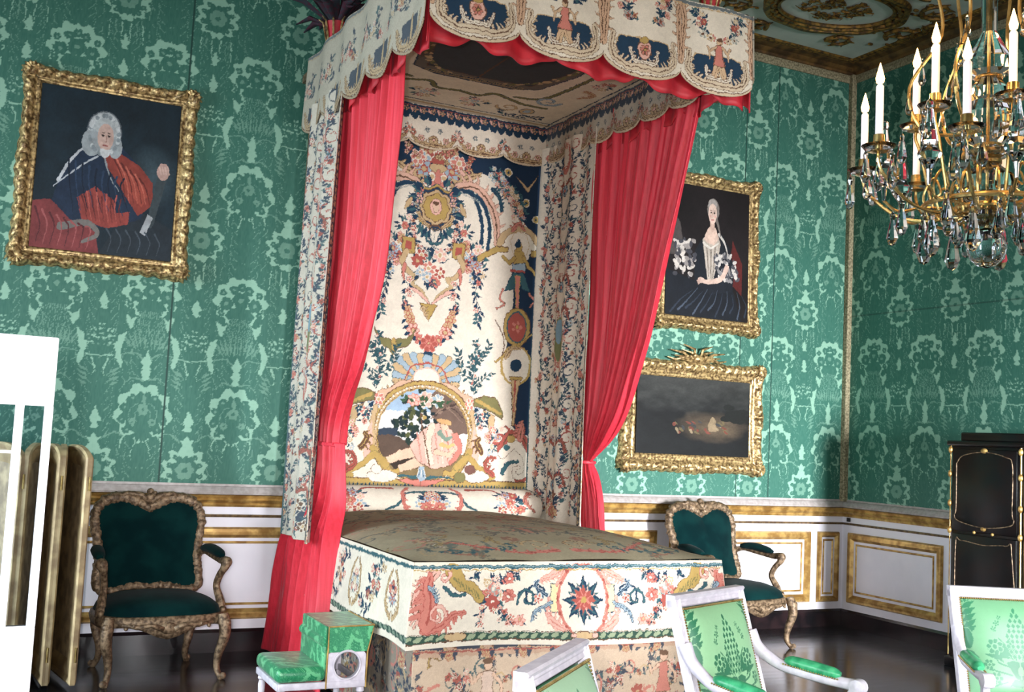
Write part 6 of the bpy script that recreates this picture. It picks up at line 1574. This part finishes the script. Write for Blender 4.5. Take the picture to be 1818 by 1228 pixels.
for k in range(16):                                          # drops round the ring
    a = 2*PI*k/16+.1; pendant(CX+rr*math.cos(a), CYY+rr*math.sin(a), zr-.02, .165 if k % 2 else .11, .026 if k % 2 else .019)
for k in range(8):
    a = 2*PI*k/8+.2; pendant(CX+.10*math.cos(a), CYY+.10*math.sin(a), zr-.03, .10, .018)
for k in range(10):
    a = 2*PI*k/10+.3; pendant(CX+.30*math.cos(a), CYY+.30*math.sin(a), zr-.0, .12, .020)
for k in range(8):                                           # tall glass spires between the candles
    a = 2*PI*(k+.5)/8+.10+math.radians(26); R = .33; x, y = CX+R*math.cos(a), CYY+R*math.sin(a)
    z = zc0 = zb+.30
    m = MB().lathe([(.006, z-.08), (.010, z-.03), (.030, z), (.038, z+.02), (.022, z+.045), (.026, z+.06), (.016, z+.12), (.010, z+.165), (.014, z+.175), (.011, z+.19), (.001, z+.20)], (x, y, 0), 8)
    obj('glass_spire', m, 'glass', ch, world=True, smooth=False)
    m = MB().tube(smooth_path3([(CX+.19*math.cos(a), CYY+.19*math.sin(a), zr), (CX+.28*math.cos(a), CYY+.28*math.sin(a), zr-.02), (x, y, z-.08)], 5), .005, 6); obj('spire_arm', m, 'brass', ch, world=True)
for k in range(6):                                           # upper crystal scrolls
    a = 2*PI*k/6+.3; m = MB()
    m.tube(smooth_path3([(CX+.05*math.cos(a), CYY+.05*math.sin(a), zb+.45), (CX+.20*math.cos(a), CYY+.20*math.sin(a), zb+.47), (CX+.25*math.cos(a), CYY+.25*math.sin(a), zb+.62), (CX+.15*math.cos(a), CYY+.15*math.sin(a), zb+.80), (CX+.17*math.cos(a), CYY+.17*math.sin(a), zb+.98)], 6), .006, 6)
    obj('upper_scroll', m, 'brass', ch, world=True)
    for j in range(3):
        r_ = .25-.04*j; pendant(CX+r_*math.cos(a), CYY+r_*math.sin(a), zb+.62+.10*j-.01, .085, .014)
# ------------------------------------------------------------------ light
def area(name, loc, rot, sx, sy, e, c):
    l = bpy.data.lights.new(name, 'AREA'); l.shape = 'RECTANGLE'; l.size = sx; l.size_y = sy; l.energy = e; l.color = c
    o = bpy.data.objects.new(name, l); col.objects.link(o); o.location = loc; o.rotation_euler = rot; return o
def window_fill(loc, rot, sx, sy, e, c=(.84, .93, 1.), spread=110):
    o = area('window_daylight', loc, rot, sx, sy, e, c); o.data.spread = math.radians(spread); return o
for a, b in wins: window_fill((XL-.3, (a+b)/2, 2.0), (0, math.radians(-80), 0), 3.0, b-a, 190, (.80, .92, 1.))  # unseen left fill; the corner one is added to brighten the back wall
for (a, b), e_ in zip(wins2, (84, 42, 330)): window_fill(((a+b)/2, YF-.3, 1.45), (math.radians(85.5), 0, 0), b-a, 1.9, e_, (.97, .97, 1.), 50)  # added rear fill, kept low and narrow so the upper walls stay dark
# the photographer's flash, just above and left of the lens
fl = bpy.data.lights.new('camera_flash', 'SPOT'); fl.energy = 640; fl.shadow_soft_size = .025; fl.spot_size = math.radians(74); fl.spot_blend = 1.; fl.color = (1., .96, .93)
fo = bpy.data.objects.new('camera_flash', fl); col.objects.link(fo)
fp = Vector(CAM)-Vector(_r)*.10+Vector(_u)*.07; fo.location = fp
tgt = Vector((-4.0, -.8, 1.75)); fo.rotation_euler = (tgt-fp).to_track_quat('-Z', 'Y').to_euler()
for q in flames:
    l = bpy.data.lights.new('candle_light', 'POINT'); l.energy = 3.; l.color = (1., .55, .22); l.shadow_soft_size = .02
    o = bpy.data.objects.new('candle_light', l); col.objects.link(o); o.location = (q[0], q[1], q[2]+.04)
w = bpy.data.worlds.new('world'); scn.world = w; w.use_nodes = True
bg = w.node_tree.nodes['Background']; bg.inputs[0].default_value = (.7, .85, 1., 1); bg.inputs[1].default_value = .6
scn.view_settings.view_transform = 'Standard'; scn.view_settings.look = 'None'; scn.view_settings.gamma = 1.; scn.view_settings.use_curve_mapping = False
scn.view_settings.exposure = -.10
scn.cycles.max_bounces = 8; scn.cycles.transmission_bounces = 8; scn.cycles.caustics_reflective = False; scn.cycles.caustics_refractive = False
